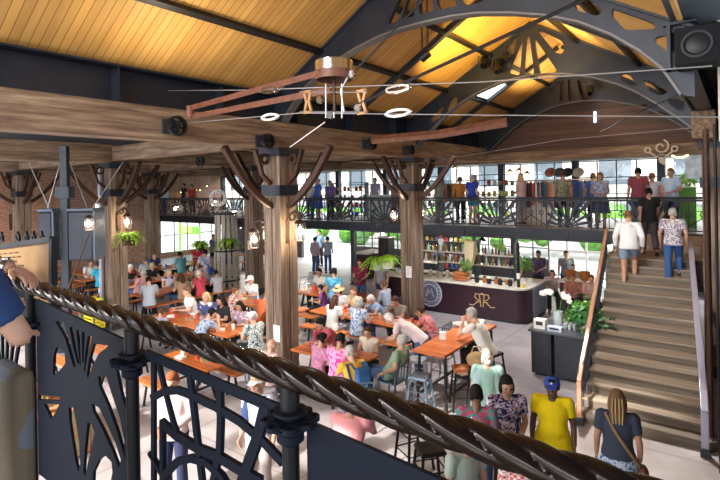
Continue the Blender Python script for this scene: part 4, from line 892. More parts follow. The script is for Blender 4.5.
set_x(-12.7, -9.6, 9.85, 'behind the long-haired blonde woman')
table(-11.7, -9.9, 11.9, 'dark red table with napkin boxes beside the blue chairs'); table(-9.75, -8.6, 12.3, 'small orange table left of the post beside the bar', W=.6)
set_x(-9.4, -7.9, 5.8, 'just below the twisted handrail')
set_x(-12.6, -10.4, 5.3, 'below the foreground handrail further left')
def set_y(y0, y1, xc, w):
    table(y0, y1, xc, 'long orange table '+w, 'y'); bench(y0, y1, xc-.62, 'bench on the left side of the table '+w, 'y'); bench(y0, y1, xc+.62, 'bench on the right side of the table '+w, 'y')
set_y(8.4, 11.6, -15.5, 'right of the metal-strip post')
set_y(8.4, 12.4, -17.6, 'where the man in pink lounges')
set_y(8.6, 13.6, -20.0, 'deep in the left aisle')
set_y(5.2, 7.0, -16.8, 'under the leaning iron pole at left')
set_y(13.8, 16.8, -20.6, 'under the left part of the gallery')
set_x(-24.5, -21, 9.6, 'near the brick wall at far left')
# high table and stools
t = thing('high_table', 'tall orange wooden bar table with black legs in the sunlight', 'table', (-4.55, 9.15, 0))
b = MB(); b.bb((-.33, -1.2, 1.02), (.33, 1.2, 1.07)); tb = b.build('tabletop', table_wood, t, bevel=.006)
for sx_ in (-1, 1):
    for sy_ in (-1, 1): b = MB(); b.bar((sx_*.26, sy_*1.05, 1.02), (sx_*.3, sy_*1.1, 0), .04); b.build('leg', black_iron, t)
b = MB(); b.bb((-.28, -1.08, .22), (-.24, 1.08, .25)); b.bb((.24, -1.08, .22), (.28, 1.08, .25)); b.build('footrest', black_iron, t)
def make_stool(label, loc, m=black_iron, seatm=None, rz=0):
    t = thing('metal_stool', label, 'stool', loc, rz); b = MB(); b.bb((-.16, -.16, .73), (.16, .16, .755)); b.bb((-.17, -.17, .70), (.17, .17, .735)); s = b.build('seat', seatm or m, t, bevel=.012)
    b = MB(); b.bb((-.05, -.012, .756), (.05, .012, .758)); b.build('hand_slot', steel, s)
    for sx_ in (-1, 1):
        for sy_ in (-1, 1): b = MB(); b.bar((sx_*.14, sy_*.14, .71), (sx_*.21, sy_*.21, 0), .035, .018); b.build('leg', m, t)
    for z, k in ((.25, .187), (.5, .162)):
        b = MB()
        for a, c in (((-1, -1), (1, -1)), ((1, -1), (1, 1)), ((1, 1), (-1, 1)), ((-1, 1), (-1, -1))): b.bar((a[0]*k, a[1]*k, z), (c[0]*k, c[1]*k, z), .014)
        b.build('rungs', m, t)
    return t
bl = mat('blue_grey_metal', (.10, .14, .19), .35, .5); pl = mat('pale_metal', (.35, .38, .42), .35, .6)
for i, (u, v, m, sm, lab) in enumerate(((420, 375, bl, bl, 'blue-grey metal stool at the near end of the high table'), (424, 360, pl, pl, 'pale metal stool half hidden behind the blue-grey one at the high table'), (462, 367, black_iron, bench_wood, 'black metal stool with a brown seat right of the high table'), (430, 447, black_iron, black_iron, 'black stool under the foreground handrail beside the pink shirt'), (413, 415, black_iron, black_iron, 'black stool partly hidden by the foreground handrail, left of another black stool'), (492, 352, black_iron, black_iron, 'dark stool behind the brown bag at the high table'), (443, 345, pl, pl, 'stool on the far left side of the high table'), (478, 340, black_iron, black_iron, 'dark stool beside the man in the white shirt'))):
    p = at(u, v, .75)
    if i in (0, 1): p.x -= .15 if i == 1 else 0
    make_stool(lab, (p.x, p.y, 0), m, sm, R(10+i*13))
def make_chair(label, loc, rz, m=bl):
    t = thing('metal_armchair', label, 'chair', loc, rz)
    b = MB(); b.bb((-.2, -.2, .43), (.2, .2, .45)); b.build('seat', m, t, bevel=.008)
    for sx_ in (-1, 1):
        for sy_ in (-1, 1): b = MB(); b.bar((sx_*.18, sy_*.18, .44), (sx_*.23, sy_*.24, 0), .03); b.build('leg', m, t)
    b = MB(); b.tube([(-.2, -.19, .45), (-.22, -.24, .85), (.22, -.24, .85), (.2, -.19, .45)], .014, 6)
    for x in (-.1, 0, .1): b.bar((x, -.19, .45), (x, -.24, .85), .03, .008)
    b.build('backrest', m, t)
    for s in (-1, 1): b = MB(); b.tube([(s*.22, -.23, .66), (s*.24, .12, .66), (s*.2, .18, .44)], .012, 6); b.build('armrest', m, t)
    return t
for (x, y, rz, m, lab) in ((-5.28, 7.85, 90, bl, 'blue-grey metal armchair under the man in the green shirt'), (-5.2, 6.75, 40, bl, 'blue-grey metal chair beneath the man in the mustard shirt'), (-5.75, 10.55, 90, bl, 'blue-grey metal chair at the right end of the table by the bar post'), (-12.6, 12.1, -90, bl, 'blue metal chair left of the table with napkin boxes'), (-11.2, 12.75, 180, bl, 'blue metal chair behind the table with napkin boxes'), (-12.3, 13.2, 200, bl, 'blue metal chair standing apart behind the others'), (-8.2, 12.15, 90, bl, 'metal chair at the small table left of the bar post'), (-15.9, 14.5, 120, bl, 'blue metal chair beside the slatted tower'), (-7.25, 6.35, 0, bl, 'blue metal chair beside the foot of the nearest post'), (-4.1, 4.75, 0, pl, 'pale metal chair under the foreground handrail by the pink shirt'), (-13.2, 13.9, 160, bl, 'blue metal chair in the aisle right of the slatted tower')):
    make_chair(lab, (x, y, 0), R(rz), m)
# tableware and bags
def small(name, label, cat, loc, mb, m, group=None, rz=0): o = mb.build(name, m, None, True); o.location = loc; o.rotation_euler = (0, 0, rz); return tag(o, label, cat, group)
def disc(r, h=.012): b = MB(); b.lathe([(0, 0), (r*.6, 0), (r, h), (r*.95, h+.004), (r*.6, .006), (0, .006)], n=18); return b
def boxmb(d): b = MB(); b.bb((-d[0]/2, -d[1]/2, 0), (d[0]/2, d[1]/2, d[2])); return b
p = at(397, 319, .756); small('plate', 'white plate lying on the table by the bar post', 'plate', p, disc(.17), white_paint)
p = at(329, 344, .756); small('menu_sheet', 'white sheet on the table between the mauve and magenta shirts', 'paper', (min(-6.3, p.x), min(8.0, p.y), .7555), boxmb((.25, .18, .003)), paper, rz=.4)
def hp(u, v): p = at(u, v, 1.07); return Vector((max(-4.8, min(-4.3, p.x)), max(8.05, min(10.25, p.y)), 1.07))
small('napkin_box', 'small white napkin box on the high table', 'box', hp(443, 339), boxmb((.12, .12, .14)), white_paint, rz=.3)
b = MB(); b.ball((0, 0, .05), (.2, .13, .055), 10, 6); b.ball((.1, .05, .07), (.1, .08, .06), 8, 5); small('crumpled_wrap', 'crumpled pale wrapping on the far end of the high table', 'wrapper', hp(457, 326), b, mat('crumpled_foil', (.5, .47, .42), .4, noise=.5, scale=25))
b = MB(); b.ball((0, 0, .04), (.12, .08, .045), 10, 6); small('food_tray', 'dark food packet beside the crumpled wrapping on the high table', 'food', hp(465, 327), b, mat('dark_packet', (.08, .07, .08), .4, noise=.5, scale=30))
for i in range(4): small('napkin_box', ['white', 'red'][i % 2]+' napkin box by the blue chairs, '+ordl(i, 4), 'box', (-11.4+i*.42, 11.85+.1*(i % 2), .756), boxmb((.16, .14, .18)), [white_paint, mat('red_print', (.6, .08, .07), .5)][i % 2], 'napkin boxes beside the blue chairs')
b = MB(); 
for k in range(26): a = k*2.4; r = .018*k**.5*1.6; b.ball((r*math.cos(a)*1.3, r*math.sin(a), .02+.015*(k % 3)), .028, 6, 4)
small('food_platter', 'orange platter of fried snacks beside the white-shirted woman', 'food', (-7.75, 10.15, .756), b, mat('fried_food', (.75, .25, .05), .5, noise=.5, scale=40))
rnd = random.Random(5)
cupm = [white_paint, mat('red_cup', (.55, .07, .05), .4), mat('amber_drink', (.6, .3, .05), .2), mat('blue_cup', (.1, .2, .5), .4)]
def cup_row(x0, x1, y, n, w, group, along='x'):
    for i in range(n):
        b = MB(); b.lathe([(0, 0), (.035, 0), (.045, .13), (0, .13)], n=9); s = x0+(x1-x0)*(i+rnd.uniform(.2, .8))/n; d = rnd.uniform(-.2, .2)
        small('cup', ORD[i]+' cup from the '+('left' if along == 'x' else 'near')+' end, '+w, 'cup', (s, y+d, .756) if along == 'x' else (y+d, s, .756), b, cupm[rnd.randrange(4)], group)
def tray_row(x0, x1, y, n, w, group, along='x'):
    for i in range(n):
        s = x0+(x1-x0)*(i+.5)/n; d = rnd.uniform(-.15, .15); small('food_tray', ORD[i]+' tray from the '+('left' if along == 'x' else 'near')+' end, '+w, 'tray', (s, y+d, .756) if along == 'x' else (y+d, s, .756), boxmb((.2, .14, .04)), [paper, mat('kraft_card', (.4, .26, .13), .8), cupm[1]][i % 3], group, rnd.uniform(-1, 1))
for x0, x1, y, n, w, al in ((-9.2, -6.3, 10.35, 7, 'table in front of the bar post', 'x'), (-12.4, -9.5, 7.55, 8, 'table of the blonde woman', 'x'), (-12.5, -9.8, 9.85, 7, 'table behind the blonde woman', 'x'), (-7.3, -5.9, 7.75, 4, 'table just right of the nearest post', 'x'), (8.5, 11.4, -15.5, 7, 'table by the metal-strip post', 'y'), (8.5, 12.2, -17.6, 6, 'table of the man in pink', 'y'), (8.8, 13.2, -20.0, 7, 'table deep in the left aisle', 'y'), (-9.2, -8.1, 5.8, 3, 'table below the foreground handrail', 'x')):
    cup_row(x0, x1, y, n, 'on the '+w, 'cups on the '+w, al); tray_row(x0, x1, y, max(2, n//2), 'on the '+w, 'trays on the '+w, al)
b = MB(); b.ball((0, 0, .14), (.2, .13, .15), 12, 8); b.tube([(-.1, 0, .27), (-.06, 0, .38), (.06, 0, .38), (.1, 0, .27)], .012, 6); p = at(476, 352, .80); small('handbag', 'tan brown handbag resting on a stool behind the man in the white shirt', 'bag', (-3.87, 8.55, .758), b, mat('tan_suede', (.42, .27, .13), .8, noise=.15, scale=12), rz=.4)
make_stool('black stool carrying the tan handbag', (-3.87, 8.55, 0), rz=.4)
# yellow drums and cart at the left post
cp = at(95, 306, .8)
t = thing('service_cart', 'dark service cart at the foot of the post with the metal strip', 'cart', (cp.x, cp.y, 0)); b = MB(); b.bb((-.45, -.25, .15), (.45, .25, .18)); b.bb((-.45, -.25, .76), (.45, .25, .8)); b.build('shelves', steel_matt, t)
for sx_ in (-1, 1):
    for sy_ in (-1, 1): b = MB(); b.bb((sx_*.43-.015, sy_*.23-.015, 0), (sx_*.43+.015, sy_*.23+.015, .76)); b.build('leg', chrome, t)
yel = mat('yellow_plastic', (.80, .66, .02), .4)
for i, dx in enumerate((-.2, .18)): 
    t = thing('yellow_tub', ['yellow tub on the service cart, left one', 'yellow tub on the service cart, right one'][i], 'tub', (cp.x+dx, cp.y, .8)); b = MB(); b.lathe([(0, 0), (.12, 0), (.14, .2), (0, .2)], n=14); b.build('tub_body', yel, t, True); b = MB(); b.lathe([(.145, .2), (.145, .23), (0, .24)], n=14); b.build('lid', yel, t, True)
t = thing('yellow_crate', 'yellow slotted crate on the lower shelf of the service cart', 'crate', (cp.x-.05, cp.y, .18)); b = MB(); b.bb((-.25, -.18, 0), (.25, .18, .04))
for z in (.1, .2, .3): b.bb((-.25, -.18, z), (.25, -.16, z+.05)); b.bb((-.25, .16, z), (.25, .18, z+.05)); b.bb((-.25, -.18, z), (-.23, .18, z+.05)); b.bb((.23, -.18, z), (.25, .18, z+.05))
for sx_ in (-1, 1):
    for sy_ in (-1, 1): b.bb((sx_*.24-.015, sy_*.17-.015, 0), (sx_*.24+.015, sy_*.17+.015, .36))
b.build('crate_body', yel, t)
# flower stall under the foreground railing
t = thing('market_table', 'stall table with an orange-red cloth glimpsed through the foreground panel', 'table', (-8.9, 3.25, 0)); b = MB(); b.bb((-.75, -.4, .02), (.75, .4, .78)); b.build('table_cloth', cloth('orange_print', (.55, .12, .03), [(.35, .2, .1), (.3, .25, .12)], 9), t, bevel=.02)
rnd = random.Random(3); fm = [mat('red_petal', (.8, .05, .06), .5), mat('pink_petal', (.85, .2, .35), .5), mat('blue_petal', (.1, .12, .7), .5), mat('orange_petal', (.9, .3, .04), .5)]
for i in range(9):
    x_, y_ = -9.45+(i % 5)*.27, 3.05+(i//5)*.35
    t = thing('flower_pot', ['red', 'pink', 'blue', 'orange'][i % 4]+' flowers in a pot on the orange stall, '+['far left', 'second from left', 'middle', 'second from right', 'far right'][i % 5]+(', near row' if i < 5 else ', back row'), 'flowers', (x_, y_, .78)); b = MB(); b.lathe([(0, 0), (.06, 0), (.08, .12), (0, .12)], n=10); b.build('pot', leather, t, True)
    b = MB(); c = MB()
    for k in range(12): a = rnd.uniform(0, 6.3); r = rnd.uniform(.02, .13); z = rnd.uniform(.24, .38); b.tube([(0, 0, .1), (r*math.cos(a), r*math.sin(a), z)], .005, 4); c.ball((r*math.cos(a), r*math.sin(a), z), (.035, .035, .022), 7, 4)
    b.build('stems', leaf, t); c.build('blooms', fm[i % 4], t)
# ------------------------------------------------------------------ shop on the gallery
def rack(x, y, z, n, w_, label, cols, kind='clothes'):
    t = thing('clothes_rack', label, 'rack', (x, y, z)); b = MB(); b.tube([(-w_/2, 0, 1.5), (w_/2, 0, 1.5)], .015, 6)
    for s in (-1, 1): b.tube([(s*w_/2, 0, .03), (s*w_/2, 0, 1.5)], .015, 6); b.tube([(s*w_/2, -.22, .02), (s*w_/2, .22, .02)], .015, 6)
    b.build('rack_frame', chrome, t)
    for i in range(n):
        c = cols[i % len(cols)]; b = MB(); xx = x-w_/2+w_*(i+.5)/n; h = random.uniform(.7, 1.0)
        pts = [(0, -.03), (.0, -.2), (0, -.24), (0, -.2), (0, .2), (0, .03)]
        b.add([(-.025, -.05, 1.46), (-.025, .05, 1.46), (.025, .05, 1.46), (.025, -.05, 1.46), (-.03, -.22, 1.36), (-.03, .22, 1.36), (.03, .22, 1.36), (.03, -.22, 1.36), (-.04, -.2, 1.46-h), (-.04, .2, 1.46-h), (.04, .2, 1.46-h), (.04, -.2, 1.46-h)], [(0, 1, 2, 3), (0, 4, 5, 1), (1, 5, 6, 2), (2, 6, 7, 3), (3, 7, 4, 0), (4, 8, 9, 5), (5, 9, 10, 6), (6, 10, 11, 7), (7, 11, 8, 4), (8, 11, 10, 9)])
        o = b.build('hanging_garment', cloth('garment_%d_%d_%d' % tuple(int(q*99) for q in c), c, kind='plain')); o.location = (xx, y, z+.02); o.rotation_euler = (0, 0, random.uniform(.5, 1.1)); tag(o, ordl(i, n)+' garment on the '+label, 'garment', 'garments on the '+label)
rp = aty(545, 190, 18.2); rack(rp.x, 18.2, 2.7, 12, 1.7, 'clothes rack left of the man in olive', [(.55, .5, .45), (.1, .1, .14), (.5, .1, .07), (.6, .6, .62), (.35, .25, .3), (.08, .16, .25), (.55, .2, .1)])
rp = aty(587, 190, 18.4); rack(rp.x, 18.2, 2.7, 7, .9, 'blue garment rack right of the man in olive', [(.06, .14, .4), (.1, .2, .5), (.3, .35, .5), (.12, .12, .2)])
rp = aty(448, 190, 18.6); rack(rp.x, 18.5, 2.7, 6, .9, 'clothes rack behind the orange-brown shirt', [(.7, .4, .05), (.08, .25, .12), (.6, .1, .08), (.1, .1, .1)])
hm = [(.35, .12, .08), (.05, .1, .14), (.03, .03, .04), (.45, .4, .3)]
t = thing('hat_shelf', 'pale wall shelf above the clothes racks on the gallery', 'shelf', aty(560, 176, 18.9)); b = MB(); b.bb((-1.4, -.15, -.15), (1.4, .15, -.12)); b.build('board', white_paint, t); b = MB(); [b.bb((x_, -.02, -1.9), (x_+.04, .02, -.15)) for x_ in (-1.35, 1.3)]; b.build('brackets', steel_matt, t)
for i, (u, c) in enumerate(((550, 0), (559, 1), (567, 2), (578, 3))):
    b = MB(); b.lathe([(0, .12), (.08, .11), (.1, 0), (.2, -.02), (.2, -.03), (0, -.03)], n=18); o = b.build('hat', cloth('hat_%d' % c, hm[c], kind='plain'), None, True); o.location = aty(u, 172, 18.75); o.rotation_euler = (1.0, 0, 0); tag(o, ['reddish felt hat displayed above the clothes racks', 'dark teal hat displayed second from left', 'black hat displayed above the man in olive', 'pale straw hat displayed at the right'][i], 'hat')
# pale counters, display tables and lamps of the gallery shops
def counter(x, y, w_, d, h, m, label, name='shop_counter', z=2.7):
    t = thing(name, label, 'counter', (x, y, z)); b = MB(); b.bb((-w_/2, -d/2, 0), (w_/2, d/2, h)); b.build('counter_body', m, t, bevel=.01); b = MB(); b.bb((-w_/2-.03, -d/2-.03, h), (w_/2+.03, d/2+.03, h+.03)); b.build('countertop', white_paint, t); return t
counter(-11.9, 18.3, 2.6, .6, 1.0, mat('white_teal_panel', (.6, .66, .66), .5), 'long white shop counter on the gallery between the two nearer posts')
counter(-5.9, 18.4, 1.2, .5, .9, mat('white_box', (.7, .7, .68), .5), 'white shop counter beside the woman in pink on the gallery')
b = MB(); b.bb((-.5, -.02, -.06), (.5, .02, .06)); 
counter(-2.0, 19.0, 1.6, .6, 1.1, cream, 'cream display unit behind the railing at the right end of the gallery')
bush('spiky lime-green plant on the cream display unit', (aty(686, 178, 18.6).x, 18.95, 3.83), .28, leaf_lime, .1, .02, 31)
counter(-1.3, 18.2, .5, .4, 1.2, mat('green_panel', (.12, .4, .05), .5), 'green framed display panel at the right end of the gallery')
rnd = random.Random(77)
for i, (u, v, y) in enumerate(((510, 172, 19), (519, 171, 19), (527, 174, 19), (200, 190, 18), (207, 186, 18.4), (181, 192, 18), (196, 190, 19), (455, 168, 19))):
    p = aty(u, v, y); t = thing('pendant_lamp', 'warm %s pendant lamp over the gallery shops, %s' % (['small', 'small round', 'small low', 'amber', 'amber high', 'amber', 'amber', 'golden'][i], ['leftmost of three by the pink-clad woman', 'middle of three by the pink-clad woman', 'rightmost of three by the pink-clad woman', 'right of the end post of the benches', 'the one nearest the hanging ring', 'the leftmost one', 'between two others near the hanging ring', 'over the orange-shirted visitor'][i]), 'lamp', p)
    b = MB(); b.lathe([(.03, .12), (.12, 0), (.10, 0), (.02, .1)], n=14); b.build('lamp_shade', brass, t, True); b = MB(); b.ball((0, 0, .02), .05, 8, 6); b.build('bulb', mat('amber_bulb', (1, .6, .2), .4, emit=9), t, True); b = MB(); b.tube([(0, 0, .1), (0, 0, (5.0 if y > 18.5 else 6.14)-p.z)], .006, 5); b.build('cord', black_iron, t)
for (x_, y_, lab) in ((-21.5, 17.6, 'left of the slatted tower'), (-17.6, 18.4, 'behind the slatted tower'), (-10.8, 18.0, 'over the steel kitchen counter'), (-7.6, 17.4, 'over the back bar'), (-3.6, 18.4, 'over the side counter')):  # lamps added to brighten the space under the gallery
    t = thing('added_dome_lamp', 'added black dome lamp under the gallery '+lab, 'lamp', (x_, y_, 2.05)); b = MB(); b.lathe([(.02, .14), (.14, .02), (.16, -.02), (.15, -.02), (.12, .02), (.01, .12)], n=16); b.build('lamp_shade', black_iron, t, True)
    b = MB(); b.ball((0, 0, .0), .045, 8, 6); b.build('bulb', bulb_mat, t, True); b = MB(); b.tube([(0, 0, .13), (0, 0, .33)], .008, 5); b.build('cord', black_iron, t); light('added_dome_light', 'POINT', (x_, y_, 1.96), 70, (1, .92, .8), .06)
# goods on shop shelves
def shelf_unit(x, y, z, w_, h, rows, label, cols, group):
    t = thing('shop_shelving', label, 'shelf', (x, y, z)); b = MB()
    for r in range(rows+1): b.bb((-w_/2, -.15, h*r/rows), (w_/2, .15, h*r/rows+.03))
    for s in (-1, 1): b.bb((s*w_/2-.02, -.15, 0), (s*w_/2+.02, .15, h+.03))
    b.build('shelves', steel_matt, t)
    n = int(w_/.24)
    for r in range(rows):
        for i in range(n):
            if rnd.random() < .15: continue
            ci = rnd.randrange(len(cols)); c = cols[ci]; hh = rnd.uniform(.12, .24); b = MB(); b.lathe([(0, 0), (.07, 0), (.085, hh*.7), (.04, hh), (0, hh)], n=8)
            o = b.build('shop_jar', cloth('goods_%d_%d_%d' % tuple(int(q*99) for q in c), c, kind='plain'), None, True); o.location = (x-w_/2+w_*(i+.5)/n, y-.02, z+h*r/rows+.03); tag(o, 'jar, level %s, %s, %s' % (['one', 'two', 'three', 'four', 'five', 'six'][r], ordl(i, n), label.replace('shop ', '')), 'jar', group)
gc = [(.6, .1, .08), (.1, .2, .5), (.7, .6, .2), (.65, .65, .65), (.08, .3, .12), (.5, .25, .1)]
shelf_unit(-15.5, 19.5, 2.7, 2.2, 1.6, 4, 'shop shelving behind the blue-aproned visitor', gc, 'goods behind the blue-aproned visitor')
shelf_unit(-12.0, 20.3, 2.7, 2.4, 1.8, 4, 'shop shelving behind the long white counter', gc, 'goods behind the long white counter')
shelf_unit(-8.0, 20.0, 2.7, 2.0, 1.8, 4, 'shop shelving behind the blue polo shirt', gc, 'goods behind the blue polo shirt')
shelf_unit(-20.5, 18.6, 2.7, 3.0, 1.6, 4, 'shop shelving left of the hanging ring', [(.6, .3, .05), (.7, .45, .1), (.2, .1, .05), (.5, .5, .5)], 'goods left of the hanging ring')
shelf_unit(-10.3, 20.0, .0, 2.4, 2.0, 5, 'ground floor shelving left of the bar', gc, 'goods on the ground floor shelving')
shelf_unit(-3.0, 20.3, .0, 1.4, 2.0, 5, 'white-lit shelving behind the side counter', [(.6, .6, .6), (.5, .5, .55), (.7, .7, .66)], 'goods behind the side counter')
counter(-13.6, 18.6, .9, 1.6, 1.1, plum, 'dark wooden host stand under the gallery with a pale top', 'host_stand', 0)
counter(-12.2, 17.9, .5, .5, 1.9, black_iron, 'tall black cabinet under the gallery', 'tall_cabinet', 0)
counter(-10.6, 18.2, 1.6, .6, .95, steel_matt, 'dark steel kitchen counter under the gallery', 'kitchen_counter', 0)
for x, lab in ((-13.0, 'thick black steel column under the gallery left of the big fern'), (-19.9, 'slim black steel column under the gallery at left'), (-6.1, 'black steel column rising from behind the bar')):
    b = MB(); b.bb((-.09, -.09, 0), (.09, .09, 2.36)); b.bb((-.14, -.14, 0), (.14, .14, .05)); o = b.build('steel_column', steel_matt); o.location = (x, 16.6, 0); tag(o, lab, 'column')
b = MB(); b.bb((-1.2, -.03, -.25), (1.2, .03, .25)); o = b.build('lit_sign', sign_lit); o.location = aty(189, 230, 19.0); tag(o, 'glowing green shop sign under the left part of the gallery', 'sign')
q = aty(180, 236, 17.8); b = MB(); b.bb((-.09, -.03, .1), (.09, .03, 2.2), 0); b.bb((-.12, -.1, 0), (.12, .1, .1), 1); o = b.build('lit_strip', [sign_lit, steel_matt]); o.location = (q.x, q.y, 0); tag(o, 'upright glowing green strip beside the black column', 'sign')
# ram-like spiral emblem on the boarded gable
t = thing('spiral_emblem', 'pale carved emblem of curling spirals fixed to the dark gable', 'emblem', aty(661, 152, 18.08)); b = MB()
b.strip([((.05+.012*k)*math.cos(k*.5), .16+(.05+.012*k)*math.sin(k*.5)) for k in range(16)], .045, (0, 0, 0), (0, 1, 0), .05); b.build('spiral', mat('tan_carving', (.55, .45, .34), .6), t)
for s in (-1, 1): b = MB(); b.ring((s*.36, 0, .08), .1, .06, .05, Matrix.Rotation(R(90), 3, 'X'), 14); b.strip([(s*.3, .0), (s*.15, -.12), (0, -.13)], .05, (0, 0, 0), (0, 1, 0), .05); b.build('side_curl', MATS['tan_carving'], t)
b = MB(); b.strip([(0, -.08), (.02, -.3), (.12, -.42)], [.2, .14, .04], (0, 0, 0), (0, 1, 0), .05); b.build('stem', MATS['tan_carving'], t)
b = MB(); b.strip([(-.22, .03), (-.1, -.04), (.1, -.04), (.22, .03)], .05, (0, 0, 0), (0, 1, 0), .04); o = b.build('neon_curve', mat('yellow_neon', (1, .75, .2), .4, emit=3)); o.location = aty(680, 156, 18.3); tag(o, 'small yellow glowing curve on the gable right of the emblem', 'light')
mounted('wall_picture', 'small bright blue-white picture beside the right post', 'picture', *aty(695, 167, 18.3), (.5, .03, .7), mat('blue_picture', (.5, .6, .75), .6, noise=.4, scale=5))
# ------------------------------------------------------------------ people
V = Vector
def sym(S, E_, Wr, Hp, K, A, T, S2=None, E2=None, Wr2=None, Hp2=None, K2=None, A2=None, T2=None):
    m = lambda p: V((-p[0], p[1], p[2])); g = lambda p, q: V(q) if q else m(p)
    return [dict(S=V(S), E=V(E_), W=V(Wr), P=V(Hp), K=V(K), A=V(A), T=V(T)), dict(S=g(S, S2), E=g(E_, E2), W=g(Wr, Wr2), P=g(Hp, Hp2), K=g(K, K2), A=g(A, A2), T=g(T, T2))]
POSE = {
 'stand': dict(P=(0, 0, .93), Wa=(0, .01, 1.08), C=(0, 0, 1.27), N=(0, -.01, 1.45), H=(0, .02, 1.585), hp=0, limbs=sym((.17, -.01, 1.39), (.225, -.03, 1.12), (.235, .05, .88), (.09, 0, .91), (.10, .02, .49), (.10, -.02, .08), (.115, .12, .035))),
 'hold': dict(P=(0, 0, .93), Wa=(0, .01, 1.08), C=(0, 0, 1.27), N=(0, -.01, 1.45), H=(0, .03, 1.58), hp=-14, limbs=sym((.17, -.01, 1.39), (.22, .0, 1.12), (.10, .24, 1.06), (.09, 0, .91), (.10, .02, .49), (.10, -.02, .08), (.115, .12, .035))),
 'walk': dict(P=(0, 0, .92), Wa=(0, .01, 1.07), C=(0, .01, 1.27), N=(0, 0, 1.45), H=(0, .035, 1.58), hp=-5, limbs=sym((.17, -.01, 1.39), (.22, .08, 1.13), (.22, .22, .95), (.09, 0, .91), (.10, -.02, .48), (.10, -.26, .14), (.11, -.16, .035), (-.17, .01, 1.39), (-.23, -.12, 1.13), (-.23, -.12, .87), (-.09, 0, .91), (-.10, .14, .50), (-.10, .22, .08), (-.11, .36, .04))),
 'climb': dict(P=(0, 0, .93), Wa=(0, .02, 1.08), C=(0, .05, 1.27), N=(0, .07, 1.45), H=(0, .11, 1.575), hp=-8, limbs=sym((.17, .04, 1.39), (.24, -.04, 1.14), (.25, .06, .90), (.09, 0, .91), (.10, .2, .60), (.10, .12, .23), (.11, .26, .185), (-.17, .04, 1.39), (-.25, .03, 1.13), (-.24, .14, .89), (-.09, 0, .91), (-.10, -.02, .48), (-.10, -.12, .08), (-.11, .02, .035))),
 'lean': dict(P=(0, -.05, .93), Wa=(0, .07, 1.05), C=(0, .25, 1.16), N=(0, .42, 1.24), H=(0, .55, 1.30), hp=-35, limbs=sym((.17, .36, 1.22), (.22, .40, .98), (.12, .55, .90), (.09, -.05, .91), (.10, .0, .49), (.10, -.04, .08), (.115, .10, .035))),
 'sit': dict(P=(0, 0, .54), Wa=(0, .0, .68), C=(0, .04, .88), N=(0, .07, 1.06), H=(0, .12, 1.19), hp=-12, limbs=sym((.17, .06, 1.0), (.23, .12, .76), (.13, .36, .79), (.09, .02, .53), (.12, .44, .51), (.12, .42, .08), (.13, .56, .035))),
 'sitlean': dict(P=(0, 0, .54), Wa=(0, .05, .68), C=(0, .16, .86), N=(0, .26, 1.02), H=(0, .35, 1.13), hp=-28, limbs=sym((.17, .24, .97), (.21, .40, .79), (.07, .46, 1.0), (.09, .02, .53), (.12, .44, .51), (.12, .34, .08), (.13, .48, .035), None, (-.22, .38, .79), (-.05, .58, .80))),
 'lounge': dict(P=(0, 0, .54), Wa=(0, -.07, .67), C=(0, -.18, .85), N=(0, -.24, 1.03), H=(0, -.24, 1.17), hp=5, limbs=sym((.17, -.22, .97), (.25, -.25, .73), (.16, -.02, .68), (.09, .02, .53), (.12, .46, .53), (.12, .62, .12), (.13, .75, .06), None, (-.36, -.3, .80), (-.52, -.18, .76))),
 'stool': dict(P=(0, 0, .84), Wa=(0, .06, .99), C=(0, .15, 1.18), N=(0, .22, 1.36), H=(0, .30, 1.48), hp=-15, limbs=sym((.17, .20, 1.30), (.22, .40, 1.12), (.05, .42, 1.34), (.09, .02, .83), (.12, .40, .80), (.12, .36, .38), (.13, .48, .30), None, (-.22, .42, 1.12), (-.04, .44, 1.34))),
 'rest': dict(P=(0, 0, .93), Wa=(0, .02, 1.08), C=(0, .05, 1.26), N=(0, .06, 1.44), H=(0, .10, 1.57), hp=-20, limbs=sym((.17, .04, 1.38), (.20, .22, 1.04), (-.04, .30, .98), (.09, 0, .91), (.10, .02, .49), (.10, -.02, .08), (.115, .12, .035), (-.17, .04, 1.38), (-.27, .14, 1.10), (-.40, .34, 1.06))),
 'rail': dict(P=(0, 0, .93), Wa=(0, .02, 1.08), C=(0, .05, 1.26), N=(0, .06, 1.44), H=(0, .10, 1.57), hp=-20, limbs=sym((.17, .06, 1.37), (.20, .26, 1.16), (.36, .46, 1.065), (.09, 0, .91), (.10, .02, .49), (.10, -.02, .08), (.115, .12, .035), (-.17, .04, 1.38), (-.25, .12, 1.12), (-.2, .3, 1.04))),
}
def head_matrix(p): return Matrix.Translation(V(p['H'])) @ Matrix.Rotation(R(p['hp']), 4, 'X')
def remesh(mb, name, vox, smooth=2):
    me = mb.mesh(name); tmp = bpy.data.objects.new('tmp', me); COL.objects.link(tmp)
    md = tmp.modifiers.new('r', 'REMESH'); md.mode = 'VOXEL'; md.voxel_size = vox; md.use_smooth_shade = True
    if smooth: sm = tmp.modifiers.new('s', 'SMOOTH'); sm.iterations = smooth; sm.factor = .5
    dg = bpy.context.evaluated_depsgraph_get(); out = bpy.data.meshes.new_from_object(tmp.evaluated_get(dg)); bpy.data.objects.remove(tmp); out.name = name
    out.polygons.foreach_set('use_smooth', [True]*len(out.polygons)); return out
